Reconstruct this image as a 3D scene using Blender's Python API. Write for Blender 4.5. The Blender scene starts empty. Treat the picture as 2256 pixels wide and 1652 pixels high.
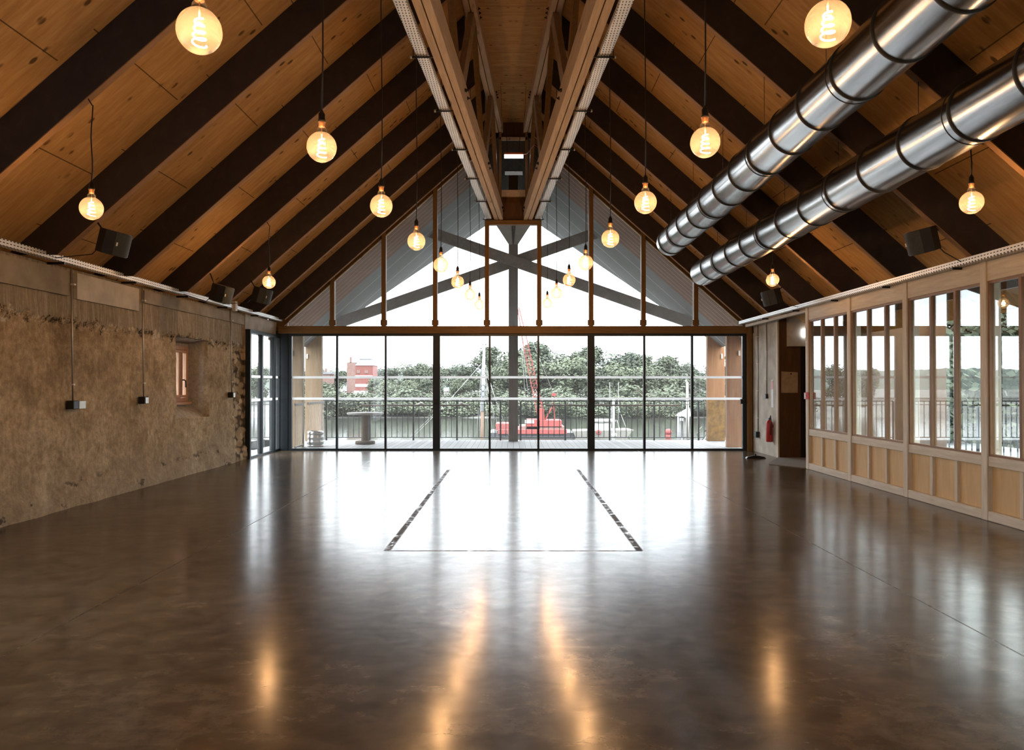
import bpy, bmesh, math, random
from mathutils import Vector, Matrix, noise

# ------------------------------------------------------------------ camera, sky, exposure
S = bpy.context.scene
COL = S.collection
PI = math.pi
R = math.radians
EYE = 1.5
cam_data = bpy.data.cameras.new('camera')
cam = bpy.data.objects.new('camera', cam_data)
COL.objects.link(cam)
cam_data.sensor_width = 36.0
cam_data.lens = 36.0 * 1680 / 2256
cam_data.clip_end = 2000
cam.location = (0, 0, EYE)
cam.rotation_euler = (R(90 + 0.716), 0, R(0.10))
S.camera = cam

W = bpy.data.worlds.new('overcast')
S.world = W
W.use_nodes = True
SKY = 2.75
def build_sky():
    nt = W.node_tree
    for n in list(nt.nodes): nt.nodes.remove(n)
    out = nt.nodes.new('ShaderNodeOutputWorld')
    bg = nt.nodes.new('ShaderNodeBackground')
    tc = nt.nodes.new('ShaderNodeTexCoord')
    mp = nt.nodes.new('ShaderNodeMapping'); mp.inputs['Scale'].default_value = (1.5, 1.5, 7)
    nz = nt.nodes.new('ShaderNodeTexNoise'); nz.inputs['Scale'].default_value = 2.2; nz.inputs['Detail'].default_value = 5
    cr = nt.nodes.new('ShaderNodeValToRGB')
    cr.color_ramp.elements[0].position = 0.3; cr.color_ramp.elements[0].color = (0.80, 0.86, 0.95, 1)
    cr.color_ramp.elements[1].position = 0.7; cr.color_ramp.elements[1].color = (0.97, 0.98, 1.0, 1)
    nt.links.new(tc.outputs['Generated'], mp.inputs['Vector'])
    nt.links.new(mp.outputs['Vector'], nz.inputs['Vector'])
    nt.links.new(nz.outputs['Fac'], cr.inputs['Fac'])
    nt.links.new(cr.outputs['Color'], bg.inputs['Color'])
    sx = nt.nodes.new('ShaderNodeSeparateXYZ'); nt.links.new(tc.outputs['Generated'], sx.inputs[0])
    mr = nt.nodes.new('ShaderNodeMapRange'); nt.links.new(sx.outputs['Z'], mr.inputs['Value'])
    mr.inputs['From Min'].default_value = 0.25; mr.inputs['From Max'].default_value = 1.0
    mr.inputs['To Min'].default_value = SKY; mr.inputs['To Max'].default_value = SKY*2.2
    nt.links.new(mr.outputs['Result'], bg.inputs['Strength'])
    nt.links.new(bg.outputs['Background'], out.inputs['Surface'])
build_sky()
BULB_W = 19.0
S.view_settings.view_transform = 'Standard'
S.view_settings.look = 'None'
S.view_settings.exposure = 1.25
S.view_settings.gamma = 1.0
S.view_settings.use_curve_mapping = False
S.cycles.use_denoising = True
S.cycles.max_bounces = 9
S.cycles.diffuse_bounces = 4
S.cycles.glossy_bounces = 4
S.cycles.adaptive_threshold = 0.02
S.cycles.transparent_max_bounces = 24
S.cycles.caustics_reflective = False
S.cycles.caustics_refractive = False
S.cycles.sample_clamp_indirect = 6.0

# ------------------------------------------------------------------ geometry helpers
class MB:
    """collects shapes in world space, then links them as ONE mesh object"""
    def __init__(self):
        self.v = []; self.f = []; self.s = []
    def add(self, vs, fs, smooth=False):
        b = len(self.v)
        self.v += [Vector(p) for p in vs]
        for f in fs:
            self.f.append([b + i for i in f]); self.s.append(smooth)
        return self
    def box(self, x0, x1, y0, y1, z0, z1):
        x0, x1 = sorted((x0, x1)); y0, y1 = sorted((y0, y1)); z0, z1 = sorted((z0, z1))
        return self.add([(x0,y0,z0),(x1,y0,z0),(x1,y1,z0),(x0,y1,z0),(x0,y0,z1),(x1,y0,z1),(x1,y1,z1),(x0,y1,z1)],
                 [(0,3,2,1),(4,5,6,7),(0,1,5,4),(1,2,6,5),(2,3,7,6),(3,0,4,7)])
    def hexa(self, p):
        """eight corners: bottom four counter-clockwise, then the top four"""
        return self.add(p, [(0,3,2,1),(4,5,6,7),(0,1,5,4),(1,2,6,5),(2,3,7,6),(3,0,4,7)])
    def bar(self, a, b, w, h, up=(0,0,1)):
        a = Vector(a); b = Vector(b); d = (b - a).normalized(); up = Vector(up)
        s = d.cross(up)
        if s.length < 1e-4: s = d.cross(Vector((1,0,0)))
        s.normalize(); u = s.cross(d).normalized()
        s *= w/2; u *= h/2
        return self.hexa([a-s-u, a+s-u, b+s-u, b-s-u, a-s+u, a+s+u, b+s+u, b-s+u])
    def prism(self, poly, axis, a, b):
        """poly: 2-D outline; extruded along axis ('x','y','z') from a to b"""
        def P(p, t):
            if axis == 'y': return (p[0], t, p[1])
            if axis == 'x': return (t, p[0], p[1])
            return (p[0], p[1], t)
        n = len(poly)
        vs = [P(p, a) for p in poly] + [P(p, b) for p in poly]
        fs = [tuple(range(n)), tuple(range(2*n-1, n-1, -1))]
        for i in range(n):
            j = (i+1) % n
            fs.append((i, i+n, j+n, j))
        return self.add(vs, fs)
    def tube(self, pts, r, n=8, caps=True, smooth=True):
        pts = [Vector(p) for p in pts]
        rs = r if isinstance(r, (list, tuple)) else [r]*len(pts)
        vs = []; fs = []; ref = None
        for i, p in enumerate(pts):
            d = (pts[min(i+1, len(pts)-1)] - pts[max(i-1, 0)])
            if d.length < 1e-9: d = Vector((0,0,1))
            d.normalize()
            if ref is None:
                ref = Vector((0,0,1)) if abs(d.z) < 0.9 else Vector((1,0,0))
            s = d.cross(ref)
            if s.length < 1e-4: s = d.cross(Vector((0,1,0)))
            s.normalize(); u = s.cross(d).normalized(); ref = u
            for k in range(n):
                t = 2*PI*k/n
                vs.append(p + s*math.cos(t)*rs[i] + u*math.sin(t)*rs[i])
        for i in range(len(pts)-1):
            for k in range(n):
                k2 = (k+1) % n
                fs.append((i*n+k, i*n+k2, (i+1)*n+k2, (i+1)*n+k))
        self.add(vs, fs, smooth)
        if caps:
            b = len(self.v) - len(vs)
            self.f.append([b+k for k in range(n)][::-1]); self.s.append(False)
            self.f.append([b+(len(pts)-1)*n+k for k in range(n)]); self.s.append(False)
        return self
    def lathe(self, prof, c=(0,0,0), n=24, axis='z', smooth=True):
        vs = []; fs = []
        c = Vector(c)
        for (r, h) in prof:
            for k in range(n):
                t = 2*PI*k/n
                if axis == 'z': q = Vector((r*math.cos(t), r*math.sin(t), h))
                elif axis == 'y': q = Vector((r*math.cos(t), h, r*math.sin(t)))
                else: q = Vector((h, r*math.cos(t), r*math.sin(t)))
                vs.append(c + q)
        for i in range(len(prof)-1):
            for k in range(n):
                k2 = (k+1) % n
                fs.append((i*n+k, i*n+k2, (i+1)*n+k2, (i+1)*n+k))
        return self.add(vs, fs, smooth)
    def build(self, name, mat, parent=None, origin=None, bevel=0):
        o0 = Vector(parent['_o']) if parent is not None else Vector((0,0,0))
        org = Vector(origin) if origin is not None else o0
        me = bpy.data.meshes.new(name)
        me.from_pydata([tuple(p - org) for p in self.v], [], self.f)
        me.polygons.foreach_set('use_smooth', self.s)
        bm = bmesh.new(); bm.from_mesh(me)
        bmesh.ops.recalc_face_normals(bm, faces=bm.faces)
        bm.to_mesh(me); bm.free()
        if mat is not None: me.materials.append(mat)
        o = bpy.data.objects.new(name, me)
        COL.objects.link(o)
        if parent is not None:
            o.parent = parent
        o.location = org - o0
        o['_o'] = tuple(org)
        if bevel:
            md = o.modifiers.new('bevel', 'BEVEL'); md.width = bevel; md.segments = 1; md.limit_method = 'ANGLE'
        return o

def tag(o, label=None, cat=None, group=None, kind=None):
    if label: o['label'] = label
    if cat: o['category'] = cat
    if group: o['group'] = group
    if kind: o['kind'] = kind
    return o
def thing(name, loc, label, cat, group=None, kind=None):
    o = bpy.data.objects.new(name, None)
    COL.objects.link(o)
    o.empty_display_size = 0.1
    o.location = loc; o['_o'] = tuple(loc)
    return tag(o, label, cat, group, kind)
def copy_tree(o, loc, label, group=None):
    r = o.copy(); COL.objects.link(r); r.location = loc; r['label'] = label
    if group: r['group'] = group
    def rec(src, dst):
        for ch in [c for c in src.children]:
            c = ch.copy(); COL.objects.link(c); c.parent = dst
            rec(ch, c)
    rec(o, r)
    return r

# ------------------------------------------------------------------ material helpers
def mat(name):
    m = bpy.data.materials.new(name); m.use_nodes = True
    nt = m.node_tree
    return m, nt, nt.nodes['Principled BSDF']
def N(nt, t, **kw):
    n = nt.nodes.new(t)
    for k, v in kw.items():
        if k in n.inputs.keys() if hasattr(n.inputs, 'keys') else False: n.inputs[k].default_value = v
        else: setattr(n, k, v)
    return n
def L(nt, a, b): nt.links.new(a, b)
def math_n(nt, op, a, b=None, c=None):
    n = nt.nodes.new('ShaderNodeMath'); n.operation = op
    for i, x in enumerate((a, b, c)):
        if x is None: continue
        if hasattr(x, 'is_output'): nt.links.new(x, n.inputs[i])
        else: n.inputs[i].default_value = x
    return n.outputs[0]
def obj_co(nt, scale=(1,1,1), rot=(0,0,0)):
    tc = nt.nodes.new('ShaderNodeTexCoord'); mp = nt.nodes.new('ShaderNodeMapping')
    mp.inputs['Scale'].default_value = scale; mp.inputs['Rotation'].default_value = rot
    nt.links.new(tc.outputs['Object'], mp.inputs['Vector'])
    return mp.outputs['Vector']
def noise_n(nt, vec, scale, detail=4, rough=0.55, dist=0):
    n = nt.nodes.new('ShaderNodeTexNoise')
    n.inputs['Scale'].default_value = scale; n.inputs['Detail'].default_value = detail
    n.inputs['Roughness'].default_value = rough; n.inputs['Distortion'].default_value = dist
    if vec is not None: nt.links.new(vec, n.inputs['Vector'])
    return n.outputs['Fac']
def ramp(nt, fac, stops):
    n = nt.nodes.new('ShaderNodeValToRGB')
    els = n.color_ramp.elements
    while len(els) < len(stops): els.new(0.5)
    for e, (p, c) in zip(els, stops):
        e.position = p; e.color = (*c, 1) if len(c) == 3 else c
    nt.links.new(fac, n.inputs['Fac'])
    return n.outputs['Color']
def mix(nt, fac, a, b, mode='MIX'):
    n = nt.nodes.new('ShaderNodeMix'); n.data_type = 'RGBA'; n.blend_type = mode
    for sock, x in ((n.inputs[0], fac), (n.inputs[6], a), (n.inputs[7], b)):
        if hasattr(x, 'is_output'): nt.links.new(x, sock)
        elif isinstance(x, tuple): sock.default_value = (*x, 1) if len(x) == 3 else x
        else: sock.default_value = x
    return n.outputs[2]
def bump(nt, h, strength, dist, bsdf):
    b = nt.nodes.new('ShaderNodeBump'); b.inputs['Strength'].default_value = strength; b.inputs['Distance'].default_value = dist
    nt.links.new(h, b.inputs['Height']); nt.links.new(b.outputs['Normal'], bsdf.inputs['Normal'])
def sep(nt, vec):
    n = nt.nodes.new('ShaderNodeSeparateXYZ'); nt.links.new(vec, n.inputs[0]); return n.outputs
def smooth01(nt, x, a, b):
    n = nt.nodes.new('ShaderNodeMapRange'); n.interpolation_type = 'SMOOTHSTEP'
    nt.links.new(x, n.inputs['Value'])
    n.inputs['From Min'].default_value = a; n.inputs['From Max'].default_value = b
    return n.outputs['Result']
def plain(name, col, rough=0.5, metal=0.0, var=0.12, scale=8.0, spec=0.5):
    m, nt, b = mat(name)
    co = obj_co(nt)
    f = noise_n(nt, co, scale, 4)
    lo = tuple(c*(1-var) for c in col); hi = tuple(min(1, c*(1+var)) for c in col)
    L(nt, ramp(nt, f, [(0.3, lo), (0.7, hi)]), b.inputs['Base Color'])
    b.inputs['Roughness'].default_value = rough; b.inputs['Metallic'].default_value = metal
    b.inputs['Specular IOR Level'].default_value = spec
    return m
def wood(name, lo, hi, grain=(2, 2, 30), rough=0.6, knots=0.0, spec=0.3, bumpy=0.15):
    """grain: coordinate scale; the smallest component runs along the grain"""
    m, nt, b = mat(name)
    co = obj_co(nt, grain)
    f = noise_n(nt, co, 1.6, 6, 0.62, 0.8)
    c = ramp(nt, f, [(0.25, lo), (0.55, tuple((a+d)/2 for a, d in zip(lo, hi))), (0.75, hi)])
    if knots:
        co2 = obj_co(nt, tuple(max(1.2, g*0.22) for g in grain))
        v = nt.nodes.new('ShaderNodeTexVoronoi'); v.inputs['Scale'].default_value = 1.0; v.inputs['Randomness'].default_value = 1
        L(nt, co2, v.inputs['Vector'])
        k = smooth01(nt, v.outputs['Distance'], 0.16, 0.05)
        c = mix(nt, math_n(nt, 'MULTIPLY', k, knots), c, tuple(x*0.25 for x in lo))
    L(nt, c, b.inputs['Base Color'])
    b.inputs['Roughness'].default_value = rough; b.inputs['Specular IOR Level'].default_value = spec
    if bumpy: bump(nt, f, bumpy, 0.01, b)
    return m
def glass(name, tint=(0.96, 0.98, 0.97), f0=0.06, rough=0.0, haze=0.0):
    """thin window glass: clear, with reflections that grow towards grazing angles"""
    m = bpy.data.materials.new(name); m.use_nodes = True
    nt = m.node_tree
    for n in list(nt.nodes): nt.nodes.remove(n)
    out = nt.nodes.new('ShaderNodeOutputMaterial')
    geo = nt.nodes.new('ShaderNodeNewGeometry')
    dot = nt.nodes.new('ShaderNodeVectorMath'); dot.operation = 'DOT_PRODUCT'
    L(nt, geo.outputs['Incoming'], dot.inputs[0]); L(nt, geo.outputs['Normal'], dot.inputs[1])
    c = math_n(nt, 'ABSOLUTE', dot.outputs['Value'])
    k = math_n(nt, 'POWER', math_n(nt, 'SUBTRACT', 1.0, c), 5.0)
    F = math_n(nt, 'MULTIPLY_ADD', k, 1 - f0, f0)
    tr = nt.nodes.new('ShaderNodeBsdfTransparent'); tr.inputs['Color'].default_value = (*tint, 1)
    gl = nt.nodes.new('ShaderNodeBsdfGlossy'); gl.inputs['Roughness'].default_value = rough
    mx = nt.nodes.new('ShaderNodeMixShader')
    L(nt, F, mx.inputs[0]); L(nt, tr.outputs[0], mx.inputs[1]); L(nt, gl.outputs[0], mx.inputs[2])
    last = mx.outputs[0]
    if haze:
        di = nt.nodes.new('ShaderNodeBsdfTranslucent'); di.inputs['Color'].default_value = (0.9, 0.9, 0.88, 1)
        mx2 = nt.nodes.new('ShaderNodeMixShader')
        co = obj_co(nt)
        h = math_n(nt, 'MULTIPLY', noise_n(nt, co, 3.0, 6, 0.7), haze*2)
        L(nt, h, mx2.inputs[0]); L(nt, last, mx2.inputs[1]); L(nt, di.outputs[0], mx2.inputs[2])
        last = mx2.outputs[0]
    L(nt, last, out.inputs['Surface'])
    return m
def emit(name, col, strength):
    m, nt, b = mat(name)
    b.inputs['Base Color'].default_value = (*col, 1)
    b.inputs['Emission Color'].default_value = (*col, 1); b.inputs['Emission Strength'].default_value = strength
    return m

# ------------------------------------------------------------------ dimensions
SL = 0.886                      # roof slope (rise over run)
ZR = 7.49                       # where the undersides of the rafters would meet
XL, XR = -5.38, 5.25            # plaster wall, glazed partition
YG = 17.40                      # the glazed gable
def rafter_y(k): return 6.84 + 1.7*(k-1)
def under(x): return ZR - SL*abs(x)
SHEATH = 0.51
def t_in(y): return 0.249 + 0.058*(17.07 - y)
def t_out(y): return 0.447 + 0.0567*(17.07 - y)

# ------------------------------------------------------------------ materials
def m_floor():
    m, nt, b = mat('polished concrete')
    co = obj_co(nt)
    x, y, z = sep(nt, co)
    big = noise_n(nt, co, 0.7, 6, 0.6)
    fine = noise_n(nt, obj_co(nt, (1, 1, 1)), 6, 8, 0.65, 0.4)
    streak = noise_n(nt, obj_co(nt, (1.2, 6, 1)), 2.5, 8, 0.7, 0.6)
    c = ramp(nt, big, [(0.28, (0.068, 0.047, 0.026)), (0.5, (0.125, 0.092, 0.058)), (0.72, (0.22, 0.175, 0.125))])
    c = mix(nt, 0.8, c, ramp(nt, fine, [(0.35, (0.4, 0.4, 0.4)), (0.7, (1.4, 1.37, 1.32))]), 'MULTIPLY')
    c = mix(nt, 0.3, c, ramp(nt, streak, [(0.4, (0.55, 0.55, 0.55)), (0.65, (1.2, 1.2, 1.2))]), 'MULTIPLY')
    # worn joints: a rectangle in the middle of the room and fine saw cuts
    ax = math_n(nt, 'ABSOLUTE', x)
    jx = smooth01(nt, math_n(nt, 'ABSOLUTE', math_n(nt, 'SUBTRACT', ax, 1.14)), 0.040, 0.018)
    iny = math_n(nt, 'MULTIPLY', math_n(nt, 'GREATER_THAN', y, 6.9), math_n(nt, 'LESS_THAN', y, 13.5))
    patch = smooth01(nt, noise_n(nt, co, 9, 5, 0.7), 0.36, 0.52)
    jx = math_n(nt, 'MULTIPLY', math_n(nt, 'MULTIPLY', jx, iny), patch)
    jy = smooth01(nt, math_n(nt, 'ABSOLUTE', math_n(nt, 'SUBTRACT', y, 6.9)), 0.022, 0.008)
    jy = math_n(nt, 'MULTIPLY', jy, math_n(nt, 'LESS_THAN', ax, 1.16))
    jy = math_n(nt, 'MULTIPLY', jy, patch)
    j = math_n(nt, 'MAXIMUM', jx, jy)
    cut = smooth01(nt, math_n(nt, 'ABSOLUTE', math_n(nt, 'SUBTRACT', ax, 2.82)), 0.010, 0.004)
    j = math_n(nt, 'MAXIMUM', j, math_n(nt, 'MULTIPLY', cut, 0.35))
    c = mix(nt, math_n(nt, 'MULTIPLY', j, 0.85), c, (0.05, 0.045, 0.04))
    # specks and spills
    v = nt.nodes.new('ShaderNodeTexVoronoi'); v.inputs['Scale'].default_value = 1.6; L(nt, co, v.inputs['Vector'])
    sp = smooth01(nt, v.outputs['Distance'], 0.05, 0.03)
    c = mix(nt, math_n(nt, 'MULTIPLY', sp, 0.5), c, (0.04, 0.035, 0.03))
    L(nt, c, b.inputs['Base Color'])
    rg = math_n(nt, 'ADD', math_n(nt, 'MULTIPLY', fine, 0.10), 0.19)
    rg = math_n(nt, 'ADD', rg, math_n(nt, 'MULTIPLY', j, 0.45))
    L(nt, rg, b.inputs['Roughness'])
    b.inputs['Specular IOR Level'].default_value = 0.06
    # the sealed, burnished surface
    gl = nt.nodes.new('ShaderNodeBsdfGlossy')
    cr = math_n(nt, 'ADD', math_n(nt, 'MULTIPLY', streak, 0.10), 0.115)
    cr = math_n(nt, 'ADD', cr, math_n(nt, 'MULTIPLY', j, 0.3))
    L(nt, cr, gl.inputs['Roughness'])
    geo = nt.nodes.new('ShaderNodeNewGeometry')
    lw = nt.nodes.new('ShaderNodeLayerWeight'); lw.inputs['Blend'].default_value = 0.5
    fac = math_n(nt, 'MULTIPLY_ADD', math_n(nt, 'POWER', lw.outputs['Facing'], 0.5), 0.25, 0.0)
    fac = math_n(nt, 'MULTIPLY', fac, math_n(nt, 'SUBTRACT', 1.0, math_n(nt, 'MULTIPLY', j, 0.75)))
    worn = noise_n(nt, obj_co(nt, (1, 1.6, 1)), 2.4, 9, 0.75, 0.5)
    fac = math_n(nt, 'MULTIPLY', fac, math_n(nt, 'MULTIPLY_ADD', math_n(nt, 'MULTIPLY', worn, fine), 2.4, 0.42))
    mx = nt.nodes.new('ShaderNodeMixShader')
    L(nt, fac, mx.inputs[0]); L(nt, b.outputs[0], mx.inputs[1]); L(nt, gl.outputs[0], mx.inputs[2])
    L(nt, mx.outputs[0], nt.nodes['Material Output'].inputs['Surface'])
    bump(nt, streak, 0.012, 0.004, b)
    return m

def m_plaster():
    m, nt, b = mat('old lime plaster')
    co = obj_co(nt)
    x, y, z = sep(nt, co)
    big = noise_n(nt, co, 0.9, 6, 0.65, 0.3)
    fine = noise_n(nt, co, 14, 8, 0.7)
    mid = noise_n(nt, co, 3.2, 8, 0.72, 0.5)
    streak = noise_n(nt, obj_co(nt, (3, 9, 0.9)), 2.0, 6, 0.7)
    c = ramp(nt, big, [(0.3, (0.39, 0.285, 0.17)), (0.5, (0.53, 0.405, 0.255)), (0.7, (0.66, 0.54, 0.37))])
    c = mix(nt, 0.75, c, ramp(nt, mid, [(0.32, (0.55, 0.52, 0.46)), (0.5, (1.0, 1.0, 1.0)), (0.68, (1.45, 1.48, 1.5))]), 'MULTIPLY')
    c = mix(nt, 0.7, c, ramp(nt, fine, [(0.3, (0.45, 0.43, 0.4)), (0.7, (1.35, 1.35, 1.35))]), 'MULTIPLY')
    c = mix(nt, 0.4, c, ramp(nt, streak, [(0.3, (0.6, 0.56, 0.5)), (0.65, (1.15, 1.15, 1.15))]), 'MULTIPLY')
    # greyer, paler towards the foot of the wall where the lime has washed out
    low = smooth01(nt, math_n(nt, 'ADD', z, math_n(nt, 'MULTIPLY', big, 1.2)), 1.5, 0.5)
    c = mix(nt, math_n(nt, 'MULTIPLY', low, 0.45), c, (0.40, 0.34, 0.26))
    # cast concrete ring beam above a ragged edge
    rag = noise_n(nt, obj_co(nt, (1, 2.2, 2.2)), 2.4, 8, 0.75)
    zr = math_n(nt, 'ADD', z, math_n(nt, 'MULTIPLY', math_n(nt, 'SUBTRACT', rag, 0.5), 0.55))
    up = smooth01(nt, zr, 2.27, 2.31)
    conc = ramp(nt, noise_n(nt, obj_co(nt, (4, 14, 0.8)), 2.0, 6, 0.7), [(0.3, (0.24, 0.195, 0.13)), (0.55, (0.43, 0.36, 0.265)), (0.72, (0.64, 0.57, 0.45))])
    conc = mix(nt, 0.5, conc, ramp(nt, fine, [(0.3, (0.6, 0.6, 0.6)), (0.7, (1.2, 1.2, 1.2))]), 'MULTIPLY')
    c = mix(nt, up, c, conc)
    edge = math_n(nt, 'SUBTRACT', 1.0, smooth01(nt, math_n(nt, 'ABSOLUTE', math_n(nt, 'SUBTRACT', zr, 2.26)), 0.01, 0.075))
    e2 = noise_n(nt, co, 4, 8, 0.85)
    c = mix(nt, math_n(nt, 'MULTIPLY', edge, smooth01(nt, e2, 0.49, 0.55)), c, (0.035, 0.028, 0.02))
    c = mix(nt, math_n(nt, 'MULTIPLY', edge, smooth01(nt, e2, 0.47, 0.40)), c, (0.75, 0.70, 0.60))
    # black damp patches along the foot
    dp = smooth01(nt, noise_n(nt, obj_co(nt, (1, 1.3, 2.0)), 2.3, 5, 0.6), 0.60, 0.66)
    dp = math_n(nt, 'MULTIPLY', dp, smooth01(nt, z, 0.42, 0.25))
    c = mix(nt, math_n(nt, 'MULTIPLY', dp, 0.8), c, (0.05, 0.045, 0.04))
    # exposed stones at the end of the wall
    v = nt.nodes.new('ShaderNodeTexVoronoi'); v.inputs['Scale'].default_value = 1.0
    L(nt, obj_co(nt, (5, 6, 8)), v.inputs['Vector'])
    st = mix(nt, smooth01(nt, v.outputs['Distance'], 0.45, 0.75), ramp(nt, v.outputs['Color'], [(0.2, (0.32, 0.22, 0.12)), (0.8, (0.62, 0.48, 0.31))]), (0.10, 0.075, 0.05))
    yr = math_n(nt, 'ADD', y, math_n(nt, 'MULTIPLY', math_n(nt, 'SUBTRACT', rag, 0.5), 0.9))
    stone = math_n(nt, 'MULTIPLY', smooth01(nt, yr, 14.72, 14.82), smooth01(nt, zr, 2.2, 2.1))
    c = mix(nt, stone, c, st)
    # the reveals of the niche were once limewashed
    inside = smooth01(nt, x, XL-0.13, XL-0.17)
    c = mix(nt, math_n(nt, 'MULTIPLY', inside, 0.8), c, ramp(nt, fine, [(0.3, (0.36, 0.32, 0.26)), (0.7, (0.62, 0.57, 0.49))]))
    L(nt, c, b.inputs['Base Color'])
    b.inputs['Roughness'].default_value = 0.95; b.inputs['Specular IOR Level'].default_value = 0.15
    h = math_n(nt, 'ADD', math_n(nt, 'MULTIPLY', fine, 0.5), math_n(nt, 'MULTIPLY', mid, 0.9))
    bump(nt, h, 0.7, 0.05, b)
    return m

def m_sheath(name, side):
    m, nt, b = mat(name)
    co = obj_co(nt)
    x, y, z = sep(nt, co)
    s = math_n(nt, 'MULTIPLY', math_n(nt, 'ABSOLUTE', x), 1.336)
    # board grain runs down the slope
    cv = nt.nodes.new('ShaderNodeCombineXYZ'); L(nt, s, cv.inputs[0]); L(nt, y, cv.inputs[1])
    def scaled(sx, sy):
        mp = nt.nodes.new('ShaderNodeMapping'); mp.inputs['Scale'].default_value = (sx, sy, 1); L(nt, cv.outputs[0], mp.inputs['Vector']); return mp.outputs['Vector']
    g = noise_n(nt, scaled(1.2, 9), 1.6, 7, 0.65, 0.6)
    patch = noise_n(nt, scaled(1, 1), 1.1, 4, 0.6)
    c = ramp(nt, g, [(0.3, (0.44, 0.245, 0.092)), (0.5, (0.55, 0.325, 0.130)), (0.72, (0.66, 0.42, 0.19))])
    c = mix(nt, 0.5, c, ramp(nt, patch, [(0.3, (0.7, 0.66, 0.6)), (0.7, (1.12, 1.12, 1.12))]), 'MULTIPLY')
    v = nt.nodes.new('ShaderNodeTexVoronoi'); v.inputs['Scale'].default_value = 1.0; L(nt, scaled(4.0, 7.0), v.inputs['Vector'])
    clump = smooth01(nt, noise_n(nt, scaled(0.9, 2.2), 1.3, 3), 0.42, 0.56)
    k = math_n(nt, 'MULTIPLY', smooth01(nt, v.outputs['Distance'], 0.24, 0.12), clump)
    c = mix(nt, math_n(nt, 'MULTIPLY', k, 0.85), c, (0.05, 0.025, 0.012))
    def joint(val, period, off, w):
        f = math_n(nt, 'FRACT', math_n(nt, 'DIVIDE', math_n(nt, 'ADD', val, off), period))
        d = math_n(nt, 'MULTIPLY', math_n(nt, 'ABSOLUTE', math_n(nt, 'SUBTRACT', f, 0.5)), period)
        return smooth01(nt, d, w, w*0.4)
    stag = math_n(nt, 'MULTIPLY', math_n(nt, 'FLOOR', math_n(nt, 'DIVIDE', math_n(nt, 'ADD', y, 0.03), 1.7)), 0.43)
    j = joint(math_n(nt, 'ADD', s, stag), 1.26, 0.2, 0.009)
    j = math_n(nt, 'MAXIMUM', j, math_n(nt, 'MULTIPLY', joint(y, 1.7, 0.72, 0.007), 0.7))
    c = mix(nt, math_n(nt, 'MULTIPLY', j, 0.8), c, (0.03, 0.015, 0.008))
    L(nt, c, b.inputs['Base Color'])
    b.inputs['Roughness'].default_value = 0.7; b.inputs['Specular IOR Level'].default_value = 0.2
    bump(nt, g, 0.1, 0.01, b)
    return m

def m_perforated():
    m, nt, b = mat('perforated galvanised steel')
    co = obj_co(nt)
    x, y, z = sep(nt, co)
    fy = math_n(nt, 'ABSOLUTE', math_n(nt, 'SUBTRACT', math_n(nt, 'FRACT', math_n(nt, 'MULTIPLY', y, 18)), 0.5))
    # rows of slots: every 3.2 cm across whichever face is seen
    xz = math_n(nt, 'ADD', x, z)
    fx = math_n(nt, 'ABSOLUTE', math_n(nt, 'SUBTRACT', math_n(nt, 'FRACT', math_n(nt, 'MULTIPLY', xz, 31)), 0.5))
    hole = math_n(nt, 'MULTIPLY', math_n(nt, 'LESS_THAN', fy, 0.27), math_n(nt, 'LESS_THAN', fx, 0.17))
    c = mix(nt, hole, ramp(nt, noise_n(nt, co, 5, 4), [(0.3, (0.78, 0.78, 0.77)), (0.7, (0.92, 0.92, 0.91))]), (0.03, 0.03, 0.03))
    L(nt, c, b.inputs['Base Color'])
    L(nt, math_n(nt, 'MULTIPLY', math_n(nt, 'SUBTRACT', 1.0, hole), 0.35), b.inputs['Metallic'])
    b.inputs['Roughness'].default_value = 0.45
    return m

def m_duct():
    m, nt, b = mat('galvanised duct steel')
    co = obj_co(nt)
    streak = noise_n(nt, obj_co(nt, (9, 0.35, 9)), 2.0, 6, 0.7)
    fleck = noise_n(nt, obj_co(nt, (3, 2, 3)), 2.5, 5, 0.6)
    x, y, z = sep(nt, co)
    # a row of small punched holes along the flank
    a = math_n(nt, 'ARCTAN2', z, x)
    row = math_n(nt, 'LESS_THAN', math_n(nt, 'ABSOLUTE', math_n(nt, 'SUBTRACT', a, 2.72)), 0.018)
    dots = math_n(nt, 'LESS_THAN', math_n(nt, 'FRACT', math_n(nt, 'MULTIPLY', y, 34)), 0.5)
    hole = math_n(nt, 'MULTIPLY', row, dots)
    c = ramp(nt, streak, [(0.3, (0.30, 0.305, 0.30)), (0.7, (0.50, 0.505, 0.51))])
    c = mix(nt, hole, c, (0.03, 0.03, 0.03))
    L(nt, c, b.inputs['Base Color'])
    b.inputs['Metallic'].default_value = 1.0
    L(nt, math_n(nt, 'ADD', math_n(nt, 'MULTIPLY', fleck, 0.12), 0.16), b.inputs['Roughness'])
    bump(nt, streak, 0.04, 0.01, b)
    return m

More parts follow.
